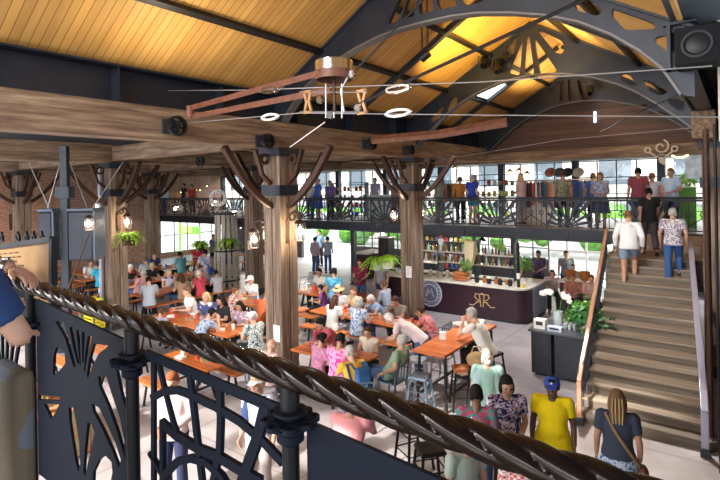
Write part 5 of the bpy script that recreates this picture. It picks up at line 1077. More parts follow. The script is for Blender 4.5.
def torso(mb, p, grow=0, lo=0, hi=1, fat=1.):
    X = V((1, 0, 0)); P, Wa, C, N = V(p['P']), V(p['Wa']), V(p['C']), V(p['N']); d = (Wa-P).normalized()
    pts = [P-d*.09, P-d*.02, P.lerp(Wa, .5), Wa, Wa.lerp(C, .5), C, C.lerp(N, .45), C.lerp(N, .78)]
    rr = [(.14, .10), (.168, .118), (.162, .115), (.145, .105), (.155, .112), (.172, .118), (.172, .10), (.12, .075)]
    mb.tube(pts, [((a*fat+grow), (b*fat+grow)) for a, b in rr], 16, side=X)
    for s in (0, 1): mb.ball(p['limbs'][s]['S'], .062+grow, 10, 8)
    mb.tube([p['limbs'][0]['S'], p['limbs'][1]['S']], .055+grow, 10)
def leg(mb, L, g=0, to=1.):
    mb.ball(L['P'], .088+g, 10, 8); K, A = L['K'], L['A']
    mb.tube([L['P'], L['P'].lerp(K, .5), K], [.088+g, .074+g, .056+g], 12); mb.ball(K, .056+g, 10, 8)
    if to > 0: E_ = K.lerp(A, to); mb.tube([K, K.lerp(E_, .35), E_], [.055+g, .056+g, .036+g+(.02 if g else 0)], 12)
def arm(mb, L, g=0, up=1., lo=1.):
    E_ = L['S'].lerp(L['E'], up); mb.tube([L['S'], L['S'].lerp(E_, .5), E_], [.052+g, .046+g, .038+g], 10)
    if up >= 1 and lo > 0: mb.ball(L['E'], .038+g, 8, 6); W_ = L['E'].lerp(L['W'], lo); mb.tube([L['E'], L['E'].lerp(W_, .4), W_], [.038+g, .036+g, .025+g], 10)
def hand(mb, L, s):
    d = (L['W']-L['E']).normalized(); up = V((0, 0, 1)) if abs(d.z) < .8 else V((0, 1, 0)); sd = d.cross(up).normalized(); n = sd.cross(d)
    if abs(d.z) >= .8: sd, n = n, sd
    w0 = L['W']; c = w0+d*.045; Mx = Matrix((sd, d, sd.cross(d))).transposed(); mb.ball(c, (.038, .05, .017), 10, 7, Mx)
    curl = -sd.cross(d) if (sd.cross(d)).z > 0 else sd.cross(d)
    for k, (o_, l) in enumerate(((-.027, .060), (-.009, .070), (.009, .066), (.027, .052))):
        b0 = c+sd*o_+d*.03; b1 = b0+d*l*.45+curl*.006; b2 = b1+d*l*.32+curl*l*.25; b3 = b2+d*l*.15+curl*l*.3; mb.tube([b0, b1, b2, b3], [.0095, .009, .008, .006], 6)
    q = -sd if s else sd; b0 = c+q*.025-d*.015; mb.tube([b0, b0+q*.025+d*.022, b0+q*.035+d*.05+curl*.01], [.012, .011, .008], 6)
BM = {}
def body_mesh(pose):
    if ('b', pose) in BM: return BM['b', pose]
    p = POSE[pose]; mb = MB(); torso(mb, p); HM = head_matrix(p); R3 = HM.to_3x3(); H = V(p['H'])
    mb.tube([V(p['C']).lerp(V(p['N']), .7), V(p['N']), H+R3 @ V((0, -.015, -.06))], [.085, .058, .052], 12)
    h = lambda c, r: mb.ball(H+R3 @ V(c), r, 14, 10, R3)
    h((0, -.005, .015), (.074, .092, .098)); h((0, .025, -.045), (.056, .062, .062)); h((0, .06, -.08), (.026, .02, .02)); h((0, .088, -.012), (.013, .02, .022)); h((0, .078, .03), (.05, .014, .012))
    for s in (-1, 1): h((s*.076, -.005, -.01), (.012, .018, .03)); h((s*.04, .06, -.03), (.02, .02, .02))
    for s in (0, 1): L = p['limbs'][s]; leg(mb, L); arm(mb, L); mb.ball(L['A'], .038, 8, 6); mb.tube([L['A']+V((0, 0, -.01)), L['T']], [(.036, .04), (.036, .024)], 8); mb.ball(L['T'], (.036, .05, .025), 8, 6); mb.ball(L['A']+(L['A']-L['T'])*.25+V((0, 0, -.02)), .03, 8, 6)
    me = remesh(mb, 'body_'+pose, .0105); x = MB()
    for s in (0, 1): hand(x, p['limbs'][s], s)
    for s in (-1, 1): x.ball(H+R3 @ V((s*.03, .080, .005)), (.012, .008, .007), 8, 6, R3, 1); x.ball(H+R3 @ V((s*.03, .084, .022)), (.017, .005, .004), 8, 5, R3, 3)
    x.ball(H+R3 @ V((0, .088, -.048)), (.02, .007, .007), 8, 6, R3, 2)
    bm = bmesh.new(); bm.from_mesh(me); nm = x.mesh('x', True); bm.from_mesh(nm); bm.to_mesh(me); bm.free()
    for q in range(4): me.materials.append(MATS['dark_steel'])
    BM['b', pose] = me; return me
def top_mesh(pose, kind):
    if ('t', pose, kind) in BM: return BM['t', pose, kind]
    p = POSE[pose]; mb = MB(); g = .014; torso(mb, p, g); P, Wa = V(p['P']), V(p['Wa']); d = (Wa-P).normalized()
    if kind in ('short', 'long'): mb.tube([P+d*.06, P-d*.07], [(.183, .133), (.19, .14)], 16, side=V((1, 0, 0)))
    if kind == 'tunic': mb.tube([Wa, P, P-d*.17], [(.17, .13), (.21, .155), (.235, .175)], 16, side=V((1, 0, 0))); mb.ball(Wa+V((0, .04, -.02)), (.165, .13, .14), 12, 9)
    for s in (0, 1):
        L = p['limbs'][s]
        if kind in ('short', 'tunic'): arm(mb, L, g+.008, .84 if pose == 'rest' else .62, 0)
        elif kind == 'long': arm(mb, L, g+.003, 1, .93)
        elif kind == 'vest': pass
    me = remesh(mb, 'top_'+pose+kind, .0125); BM['t', pose, kind] = me; me.materials.append(MATS['dark_steel']); return me
def bottom_mesh(pose, kind):
    if ('p', pose, kind) in BM: return BM['p', pose, kind]
    p = POSE[pose]; mb = MB(); g = .013; P, Wa = V(p['P']), V(p['Wa']); d = (Wa-P).normalized()
    mb.tube([P+d*.07, P-d*.02, P-d*.1], [(.166, .12), (.182, .132), (.155, .115)], 16, side=V((1, 0, 0)))
    for s in (0, 1):
        L = p['limbs'][s]
        if kind == 'pants': leg(mb, L, g, .93)
        elif kind == 'shorts': Lq = dict(L); Lq['K'] = L['P'].lerp(L['K'], .62); mb.tube([L['P'], Lq['K']], [.1, .088], 12)
    if kind == 'skirt':
        kn = (p['limbs'][0]['K']+p['limbs'][1]['K'])/2; mb.tube([P, P.lerp(kn, .5), P.lerp(kn, 1.05)], [(.19, .14), (.23, .17), (.27, .2)], 18, side=V((1, 0, 0)))
    me = remesh(mb, 'bottom_'+pose+kind, .0125); BM['p', pose, kind] = me; me.materials.append(MATS['dark_steel']); return me
def shoe_mesh(pose):
    if ('s', pose) in BM: return BM['s', pose]
    p = POSE[pose]; out = []
    for s in (0, 1):
        L = p['limbs'][s]; mb = MB(); f = (L['T']-L['A']); f.z = 0; f.normalize(); a = V((L['A'].x, L['A'].y, L['T'].z+.005)); M3 = Matrix(((f.y, -f.x, 0), (f.x, f.y, 0), (0, 0, 1))).transposed()
        M3 = Matrix((V((f.y, -f.x, 0)), f, V((0, 0, 1)))).transposed()
        mb.ball(a+f*.06, (.045, .13, .032), 12, 8, M3); mb.ball(a-f*.01+V((0, 0, .02)), (.043, .055, .045), 10, 8, M3); mb.box(a+f*.055+V((0, 0, -.028)), (.08, .24, .018), M3)
        me = remesh(mb, 'shoe', .011, 1); me.materials.append(MATS['dark_steel']); out.append(me)
    BM['s', pose] = out; return out
def hair_mesh(st):
    if ('h', st) in BM: return BM['h', st]
    mb = MB(); big = lambda c, r: mb.ball(c, r, 14, 10)
    if st in ('short', 'bun', 'long', 'bob', 'thin', 'curly'):
        z = .03 if st != 'thin' else .02; big((0, -.022, z+.015), (.081, .092, .095)); big((0, .028, .085), (.06, .05, .035))
        for s in (-1, 1): big((s*.055, -.03, 0), (.03, .055, .06))
    if st == 'curly': [big((.075*math.cos(a), -.02+.085*math.sin(a), .05+.04*math.sin(3*a)), (.035, .035, .04)) for a in [k*.52 for k in range(12)]]
    if st == 'bun': big((0, -.115, .05), (.04, .04, .04))
    if st == 'bob':
        big((0, -.055, -.035), (.085, .06, .085)); 
        for s in (-1, 1): big((s*.07, -.01, -.03), (.024, .05, .085))
    if st == 'long':
        mb.tube([(0, -.05, .06), (0, -.085, -.06), (0, -.10, -.19), (0, -.10, -.27)], [(.085, .05), (.095, .048), (.085, .04), (.05, .02)], 12, side=V((1, 0, 0)))
        for s in (-1, 1): mb.tube([(s*.06, 0, .05), (s*.082, -.01, -.05), (s*.085, -.03, -.17)], [.03, .028, .016], 8)
    me = remesh(mb, 'hair_'+st, .009, 3 if st != 'curly' else 1); me.materials.append(MATS['dark_steel']); BM['h', st] = me; return me
def hat_mb(k):
    b = MB()
    if k == 'cap': b.lathe([(.001, .135), (.05, .128), (.082, .09), (.094, .03), (.088, .03)], (0, -.01, .0), 18); b.add([(-.06, .07, .045), (.06, .07, .045), (.05, .16, .03), (-.05, .16, .03), (-.06, .07, .035), (.06, .07, .035), (.05, .16, .022), (-.05, .16, .022)], [(0, 1, 2, 3), (7, 6, 5, 4), (0, 4, 5, 1), (1, 5, 6, 2), (2, 6, 7, 3), (3, 7, 4, 0)])
    elif k == 'straw': b.lathe([(.001, .14), (.07, .135), (.085, .05), (.17, .03), (.172, .022), (.08, .035)], (0, -.01, .01), 22)
    elif k == 'mask': b.ball((0, .055, -.05), (.055, .05, .042), 12, 8)
    elif k == 'visor': b.lathe([(.088, .06), (.094, .03), (.088, .03)], (0, -.01, .0), 18); b.add([(-.06, .07, .05), (.06, .07, .05), (.05, .16, .03), (-.05, .16, .03)], [(0, 1, 2, 3)])
    return b
HATM = {}
SK = {'l': (.62, .36, .26), 'm': (.45, .24, .16), 'b': (.20, .10, .06), 'd': (.10, .05, .032)}
HR = {'k': (.012, .010, .010), 'n': (.07, .035, .02), 'b': (.17, .09, .045), 'y': (.50, .36, .18), 'g': (.40, .39, .38), 'w': (.68, .66, .62), 'r': (.22, .07, .03)}
def PC(c, k='plain', *a):
    return cloth('cloth_'+'_'.join(str(int(round(x*100))) for x in c)+k+'_'.join(str(int(x*10)) for q in a if isinstance(q, (list, tuple)) for w_ in q for x in (w_ if isinstance(w_, tuple) else (w_,))), c, *(a if a else ((),)), kind=k) if k == 'plain' else cloth('print_'+str(len(MATS)), c, *a)
def setm(o, m, i=0): o.material_slots[i].link = 'OBJECT'; o.material_slots[i].material = m
eye_m = mat('dark_eye', (.02, .015, .012), .2); lip_m = mat('lip', (.42, .13, .11), .5)
def skin(k):
    n = 'skin_'+k
    if n in MATS: return MATS[n]
    m, nt, b = node_mat(n); b.inputs['Base Color'].default_value = (*SK[k], 1); b.inputs['Roughness'].default_value = .5; b.inputs['Subsurface Weight'].default_value = .08; b.inputs['Subsurface Radius'].default_value = (.02, .008, .005); MATS[n] = m; return m
PERS = []
def person(label, pos, h, pose='stand', top='short', tc=None, bot='pants', bc=None, hair='short', hc='n', sk='l', sc=1., shoes=(.03, .03, .035), hat=None, hatc=None, group=None, z=0, bulk=1.):
    t = thing('person', label, 'person', (pos[0], pos[1], z), R(h), group); t.scale = (sc*bulk, sc*bulk, sc)
    p = POSE[pose]; o = obj('body', body_mesh(pose), t); setm(o, skin(sk)); setm(o, eye_m, 1); setm(o, lip_m, 2); setm(o, cloth('hair_'+hc, HR[hc], kind='plain'), 3)
    if top: o = obj({'short': 'shirt', 'long': 'long_sleeved_shirt', 'tunic': 'tunic', 'vest': 'sleeveless_top'}[top], top_mesh(pose, top), t); setm(o, tc if tc and not isinstance(tc, tuple) else PC(tc or (.5, .5, .5)))
    if bot: o = obj({'pants': 'trousers', 'shorts': 'shorts', 'skirt': 'skirt'}[bot], bottom_mesh(pose, bot), t); setm(o, bc if bc and not isinstance(bc, tuple) else PC(bc or (.05, .06, .09)))
    for s in shoe_mesh(pose): o = obj('shoe', s, t); setm(o, PC(shoes))
    HM = head_matrix(p)
    if hair: o = obj('hair', hair_mesh(hair), t); o.matrix_local = HM; setm(o, cloth('hair_'+hc, HR[hc], kind='plain'))
    if hat:
        if hat not in HATM: HATM[hat] = hat_mb(hat).mesh('hat_'+hat, True); HATM[hat].materials.append(MATS['dark_steel'])
        o = obj({'cap': 'cap', 'straw': 'straw_hat', 'mask': 'face_mask', 'visor': 'sun_visor'}[hat], HATM[hat], t); o.matrix_local = HM; setm(o, PC(hatc or (.8, .8, .8)))
    PERS.append(t); return t
def extra(t, name, mb, m, smooth=True): return mb.build(name, m, t, smooth)
def hpx(u, v, z=1.7): p = at(u, v, z); return (p.x, p.y)
W_, K_, DEN = (.72, .71, .69), (.02, .02, .024), (.06, .11, .24)
# right foreground group
t = person('woman in a bright yellow tunic and blue cap facing the stairs foot', hpx(552, 376, 1.68), 192, 'stand', 'tunic', (.88, .66, .01), 'pants', K_, 'short', 'k', 'd', .98, hat='cap', hatc=(.04, .09, .42), bulk=1.08)
b = MB(); b.lathe([(0, 0), (.012, 0), (.012, .002), (0, .002)], (0, .088, .075), 12, M=Matrix.Rotation(R(-60), 3, 'X')); o = extra(t, 'cap_badge', b, white_paint); o.matrix_local = head_matrix(POSE['stand'])
t = person('woman in a navy tee and blue skirt with a crossbody bag seen from behind', hpx(617, 391, 1.66), 12, 'stand', 'short', (.045, .055, .085), 'skirt', PC((.08, .16, .40), 'print', [(.5, .58, .7)], 30), 'long', 'b', 'm', .98)
b = MB(); b.tube([(-.13, -.05, 1.44), (-.05, -.15, 1.3), (.08, -.155, 1.1), (.2, -.12, .92), (.23, -.02, .84)], [(.02, .006)]*5, 6); b.tube([(-.13, -.05, 1.44), (-.1, .1, 1.35), (.1, .14, 1.05), (.22, .02, .86)], [(.02, .006)]*4, 6); extra(t, 'bag_strap', b, MATS['tan_suede'])
b = MB(); b.ball((.26, -.02, .78), (.06, .12, .09), 12, 8); extra(t, 'crossbody_bag', b, leather)
hl = MB(); [hl.tube([(x_, -.135+abs(x_)*.3, .06), (x_*1.2, -.145+abs(x_)*.2, -.08), (x_, -.135, -.24)], .008, 5) for x_ in (-.05, -.02, .015, .045)]; o = extra(t, 'blonde_highlights', hl, cloth('hair_y', HR['y'], kind='plain')); o.matrix_local = head_matrix(POSE['stand'])
t = person('woman in a navy, pink and white patterned blouse, dark bag at her hip', hpx(506, 377, 1.68), 215, 'hold', 'tunic', PC((.03, .035, .12), 'print', [(.62, .45, .55), (.03, .04, .16), (.7, .66, .7)], 16), 'pants', K_, 'bob', 'k', 'm', 1.0, bulk=1.05)
b = MB(); b.ball((.27, -.08, .95), (.09, .15, .14), 12, 9); extra(t, 'shoulder_bag', b, PC((.02, .025, .05))); b = MB(); b.tube([(.14, -.02, 1.45), (.24, -.1, 1.25), (.26, -.1, 1.05)], .012, 6); extra(t, 'bag_strap', b, black_iron)
t = person('grey-haired woman wearing a white face mask and a mint top', hpx(487, 350, 1.64), 205, 'stand', 'tunic', (.36, .58, .50), 'pants', (.5, .55, .55), 'bob', 'g', 'l', .97, hat='mask', hatc=(.85, .86, .88))
b = MB(); [b.tube([(s*.13, .02, 1.43), (s*.17, .09, 1.2), (s*.2, .12, .95), (s*.21, .1, .66)], [(.07, .03)]*4, 8) for s in (-1, 1)]; extra(t, 'open_cardigan', b, PC((.42, .60, .60)))
person('dark-haired man in a red and green shirt seen from behind the handrail', hpx(476, 386, 1.7), 30, 'stand', 'short', PC((.45, .08, .14), 'print', [(.05, .25, .22), (.4, .1, .2)], 8), 'pants', DEN, 'short', 'k', 'b', 1.0)
person('man in a white shirt with elbows on the high table, hands at his mouth', (-3.92, 9.15), 84, 'stool', 'short', (.74, .73, .69), 'pants', K_, 'short', 'g', 'l', 1.04, bulk=1.1)
# stairs
def stair_z(y): return max(0, min(NS, math.floor((y-SY0)/TREAD)+1))*RISE
t = person('man in a white shirt and denim shorts walking up the staircase', (-2.08, 13.1), 10, 'climb', 'long', (.66, .65, .66), 'shorts', (.16, .23, .33), 'short', 'b', 'm', 1.05, (.75, .75, .74), z=stair_z(13.0)-RISE, bulk=1.08)
t = person('woman in a floral blouse and blue jeans walking up the staircase', (-1.22, 13.35), 5, 'climb', 'short', PC((.60, .58, .60), 'print', [(.10, .09, .17), (.55, .5, .55)], 22), 'pants', (.035, .09, .24), 'short', 'g', 'm', 1.0, z=stair_z(13.2)-RISE, bulk=1.05)
person('person in a black top at the head of the stairs behind the white-shirted man', (-1.85, 14.65), 20, 'walk', 'short', K_, 'pants', (.06, .05, .06), 'short', 'k', 'm', 1.0, z=NS*RISE)
# centre tables
SEAT = [
 ('man in a green shirt lounging back on a blue-grey chair', -5.35, 7.88, 95, 'lounge', 'short', (.27, .40, .28), 'pants', DEN, 'short', 'g', 'l', 1.02, None, None),
 ('grey-haired man in a mustard shirt with a blue backpack', -5.2, 6.72, 60, 'sitlean', 'short', (.70, .40, .05), 'pants', (.07, .07, .1), 'short', 'g', 'l', 1.03, None, None),
 ('person in a bright magenta patterned shirt seen from behind', -6.0, 7.12, 10, 'sit', 'short', PC((.70, .05, .30), 'print', [(.85, .35, .55)], 20), 'pants', K_, 'short', 'k', 'm', 1.03, None, None),
 ('woman in a mauve top with dark hair beside the magenta shirt', -6.5, 7.12, -15, 'sit', 'short', PC((.38, .14, .24), 'print', [(.5, .22, .33)], 20), 'pants', K_, 'bun', 'k', 'm', .98, None, None),
 ('bald pink-headed man just right of the nearest timber post', -7.1, 6.38, 0, 'sit', 'short', (.55, .38, .36), 'pants', K_, None, 'g', 'l', .96, None, None),
 ('person in a dusty red shirt at the left end of the orange table', -7.05, 8.38, 150, 'sitlean', 'long', (.48, .10, .13), 'pants', (.4, .12, .03), 'short', 'k', 'm', 1.02, None, None),
 ('woman in a beige sleeveless top and sunglasses facing the magenta shirt', -6.15, 8.38, 185, 'sit', 'vest', (.60, .53, .43), 'pants', K_, 'short', 'n', 'm', .93, None, None),
 ('woman in a white tee with brown hair seen from behind', -8.35, 9.72, -5, 'sit', 'short', (.72, .72, .72), 'pants', (.5, .55, .62), 'long', 'n', 'm', 1.0, None, None),
 ('woman in a blue and white tie-dye shirt with grey hair', -7.55, 9.72, 0, 'sit', 'short', PC((.60, .66, .76), 'print', [(.14, .25, .55), (.55, .62, .75)], 9), 'pants', DEN, 'bob', 'g', 'l', 1.03, None, None),
 ('woman in a straw hat and white blouse at the far side of the table', -9.1, 10.97, 190, 'sit', 'short', PC((.62, .60, .62), 'print', [(.4, .42, .5)], 20), 'pants', K_, 'bob', 'n', 'l', 1.0, 'straw', (.62, .45, .24)),
 ('balding man in a tan shirt beside the straw hat', -8.5, 10.97, 170, 'sit', 'short', (.62, .52, .32), 'pants', K_, 'thin', 'b', 'l', 1.03, None, None),
 ('white-haired man in a light blue shirt bending over his plate', -7.65, 10.97, 160, 'sitlean', 'short', (.32, .46, .66), 'pants', DEN, 'short', 'w', 'l', 1.0, None, None),
 ('man in a grey-brown shirt in front of the bar post', -6.95, 10.97, 175, 'sitlean', 'short', (.24, .20, .17), 'pants', K_, 'short', 'n', 'm', 1.05, None, None),
 ('child in a red shirt at the right end of the table, drinking', -5.85, 10.55, 95, 'sitlean', 'short', PC((.66, .10, .10), 'print', [(.7, .3, .3)], 14), 'pants', DEN, 'short', 'n', 'm', .93, None, None),
 ('man in a pale blue shirt seated at the small table by the bar post', -8.3, 12.15, 90, 'sit', 'long', (.42, .48, .60), 'shorts', (.08, .09, .14), 'short', 'b', 'm', 1.0, None, None),
 ('man in a white shirt seated behind the napkin boxes', -11.3, 12.65, 180, 'sit', 'short', (.72, .70, .68), 'pants', K_, 'short', 'k', 'm', 1.06, None, None),
 ('child in a pink shirt beside the man at the napkin boxes', -10.7, 12.6, 190, 'sit', 'short', (.68, .22, .26), 'pants', DEN, 'short', 'n', 'm', .85, None, None),
 ('woman with a violet top just right of the napkin boxes', -10.0, 11.3, 120, 'sit', 'short', (.20, .06, .22), 'pants', K_, 'short', 'k', 'm', .9, None, None),
 # left of the nearest post
 ('white-haired woman in a black and white floral shirt left of the nearest post', -8.72, 7.5, 80, 'sit', 'short', PC((.62, .64, .60), 'print', [(.08, .12, .12), (.55, .6, .58)], 18), 'pants', K_, 'curly', 'w', 'l', 1.0, None, None),
 ('man in a white shirt left of the long-haired blonde woman', -12.1, 8.18, 160, 'sit', 'short', (.75, .73, .70), 'pants', K_, 'short', 'b', 'l', 1.1, None, None),
 ('woman with long blonde hair in a white and navy top', -11.35, 8.18, 200, 'sit', 'short', PC((.65, .64, .62), 'print', [(.06, .08, .2)], 6), 'pants', (.05, .08, .2), 'long', 'y', 'l', 1.05, None, None),
 ('dark-haired woman in a black top right of the blonde woman', -10.65, 8.18, 170, 'sit', 'short', (.015, .015, .02), 'pants', K_, 'long', 'k', 'm', 1.04, None, None),
 ('dark-haired person in a pale floral top beside the black top', -9.95, 8.18, 185, 'sit', 'short', PC((.60, .52, .55), 'print', [(.35, .25, .35)], 16), 'pants', K_, 'long', 'k', 'm', 1.0, None, None),
 ('dark-haired man in a blue print shirt stooping over his food', -10.1, 6.93, -10, 'sitlean', 'short', PC((.10, .13, .22), 'print', [(.35, .4, .5)], 16), 'pants', K_, 'short', 'k', 'l', 1.02, None, None),
 ('child between the white shirt and the blonde woman', -11.7, 6.93, 20, 'sit', 'short', (.28, .25, .32), 'pants', K_, 'short', 'n', 'm', .85, None, None),
 ('man in a white cap and white shirt behind the blonde woman', -12.2, 10.47, 175, 'sit', 'short', (.76, .76, .76), 'pants', K_, 'short', 'w', 'l', 1.06, 'cap', (.8, .8, .8)),
 ('person in a white tee and dark cap left of the nearest post', -11.1, 10.47, 185, 'sit', 'short', (.70, .70, .72), 'pants', K_, 'short', 'k', 'm', 1.0, 'cap', (.08, .08, .1)),
 ('person in a maroon top partly behind the nearest post', -9.85, 9.23, 10, 'sit', 'short', (.22, .03, .07), 'pants', K_, 'short', 'n', 'm', 1.0, None, None),
 ('person in an orange-red top among the crowded table', -10.5, 9.23, 20, 'sitlean', 'short', (.60, .14, .05), 'pants', K_, 'short', 'b', 'm', .98, None, None),
 ('person in a red and white top behind the crowded table', -11.75, 9.23, -20, 'sit', 'short', PC((.55, .06, .06), 'print', [(.7, .65, .6)], 14), 'pants', K_, 'short', 'r', 'l', .95, None, None),
 # left aisle
 ('dark-haired man in a pale blue-grey tee with his back to the viewer', -14.88, 8.5, 60, 'sit', 'short', (.42, .46, .52), 'pants', K_, 'short', 'k', 'l', 1.05, None, None),
 ('man in a pink tee lounging with an arm along the table', -16.98, 9.3, 100, 'lounge', 'short', (.62, .30, .32), 'pants', DEN, 'thin', 'g', 'l', 1.03, None, None),
 ('blonde woman in a purple and white sleeveless top', -16.12, 9.9, -90, 'sit', 'vest', PC((.13, .08, .28), 'print', [(.6, .6, .65)], 6), 'pants', (.08, .1, .2), 'bob', 'y', 'l', 1.0, None, None),
 ('woman with brown hair in a tan top facing the purple top', -14.88, 9.7, 90, 'sit', 'short', (.36, .22, .14), 'pants', DEN, 'long', 'n', 'l', 1.0, None, None),
 ('person in a red top behind the brown-haired woman', -14.88, 10.4, 95, 'sit', 'short', (.58, .07, .10), 'pants', K_, 'short', 'w', 'l', 1.0, None, None),
 ('child in a grey and white top near the bag carrier', -14.88, 11.1, 80, 'sit', 'short', (.45, .43, .46), 'pants', K_, 'short', 'k', 'm', .92, None, None),
 ('person in a salmon top at the far end of the near aisle table', -16.12, 11.2, -90, 'sit', 'vest', (.62, .35, .28), 'pants', K_, 'bun', 'n', 'm', .98, None, None),
 ('person in a red and black shirt left of the pink-shirted man', -18.22, 9.6, -80, 'sit', 'short', PC((.5, .05, .06), 'print', [(.02, .02, .02)], 6), 'pants', K_, 'short', 'w', 'l', 1.05, None, None),
 ('person in a black shirt beside the red and black shirt', -18.22, 10.5, -90, 'sit', 'short', (.02, .02, .03), 'pants', K_, 'bob', 'y', 'l', 1.0, None, None),
 ('person in a bright turquoise shirt left of the metal strip post', -19.38, 9.15, 90, 'sit', 'short', (.03, .38, .58), 'pants', K_, 'short', 'k', 'm', 1.1, None, None),
 ('person in a white shirt beside the turquoise shirt', -20.62, 9.3, -90, 'sit', 'short', (.66, .64, .62), 'pants', K_, 'short', 'n', 'm', 1.08, None, None),
 ('person in a white shirt just left of the metal strip post', -18.22, 8.7, -70, 'sit', 'short', (.72, .72, .72), 'pants', DEN, 'short', 'w', 'l', 1.05, None, None),
 ('small person in a pale top at the table under the leaning pole', -17.42, 6.2, -90, 'sit', 'short', (.55, .45, .5), 'pants', K_, 'short', 'w', 'l', 1.0, None, None),
 ('person in a crimson top under the left part of the gallery', -21.22, 14.6, -90, 'sit', 'short', (.50, .03, .08), 'pants', K_, 'short', 'k', 'm', 1.1, None, None),
 ('person in a teal shirt seated far back beside a dark pushchair', -19.38, 12.6, 90, 'sit', 'short', (.16, .38, .42), 'pants', K_, 'short', 'k', 'm', 1.08, None, None),
 ('person in a light grey shirt far back near the end post', -19.38, 11.0, 90, 'sit', 'short', (.45, .45, .48), 'pants', K_, 'short', 'b', 'l', 1.05, None, None),
 ('person in a dark blue shirt seated behind the long benches', -20.62, 12.0, -90, 'sit', 'short', (.05, .07, .18), 'pants', K_, 'short', 'b', 'l', 1.05, None, None),
 # under the rail
 ('person in a pink shirt seen below the foreground handrail', -3.95, 4.78, 20, 'sitlean', 'short', (.72, .30, .32), 'pants', (.5, .25, .15), 'short', 'r', 'm', 1.12, None, None),
]
for (lab, x, y, h, pose, top, tc, bot, bc, hr, hc, sk, sc, hat, hatc) in SEAT:
    t = person(lab, (x, y), h, pose, top, tc, bot, bc, hr, hc, sk, sc, hat=hat, hatc=hatc, bulk=1.06)
    if 'mustard' in lab:
        b = MB(); b.box((.02, -.13, .86), (.26, .13, .38)); bp_ = extra(t, 'backpack', b, PC((.03, .09, .22))); bv = bp_.modifiers.new('bevel', 'BEVEL'); bv.width = .05; bv.segments = 3; b = MB(); [b.tube([(s*.13, -.1, .74), (s*.15, .02, .92), (s*.13, .16, 1.02), (s*.12, .02, 1.08), (s*.1, -.12, 1.02)], [(.025, .01)]*5, 6) for s in (-1, 1)]; extra(t, 'backpack_strap', b, PC((.03, .09, .22)))
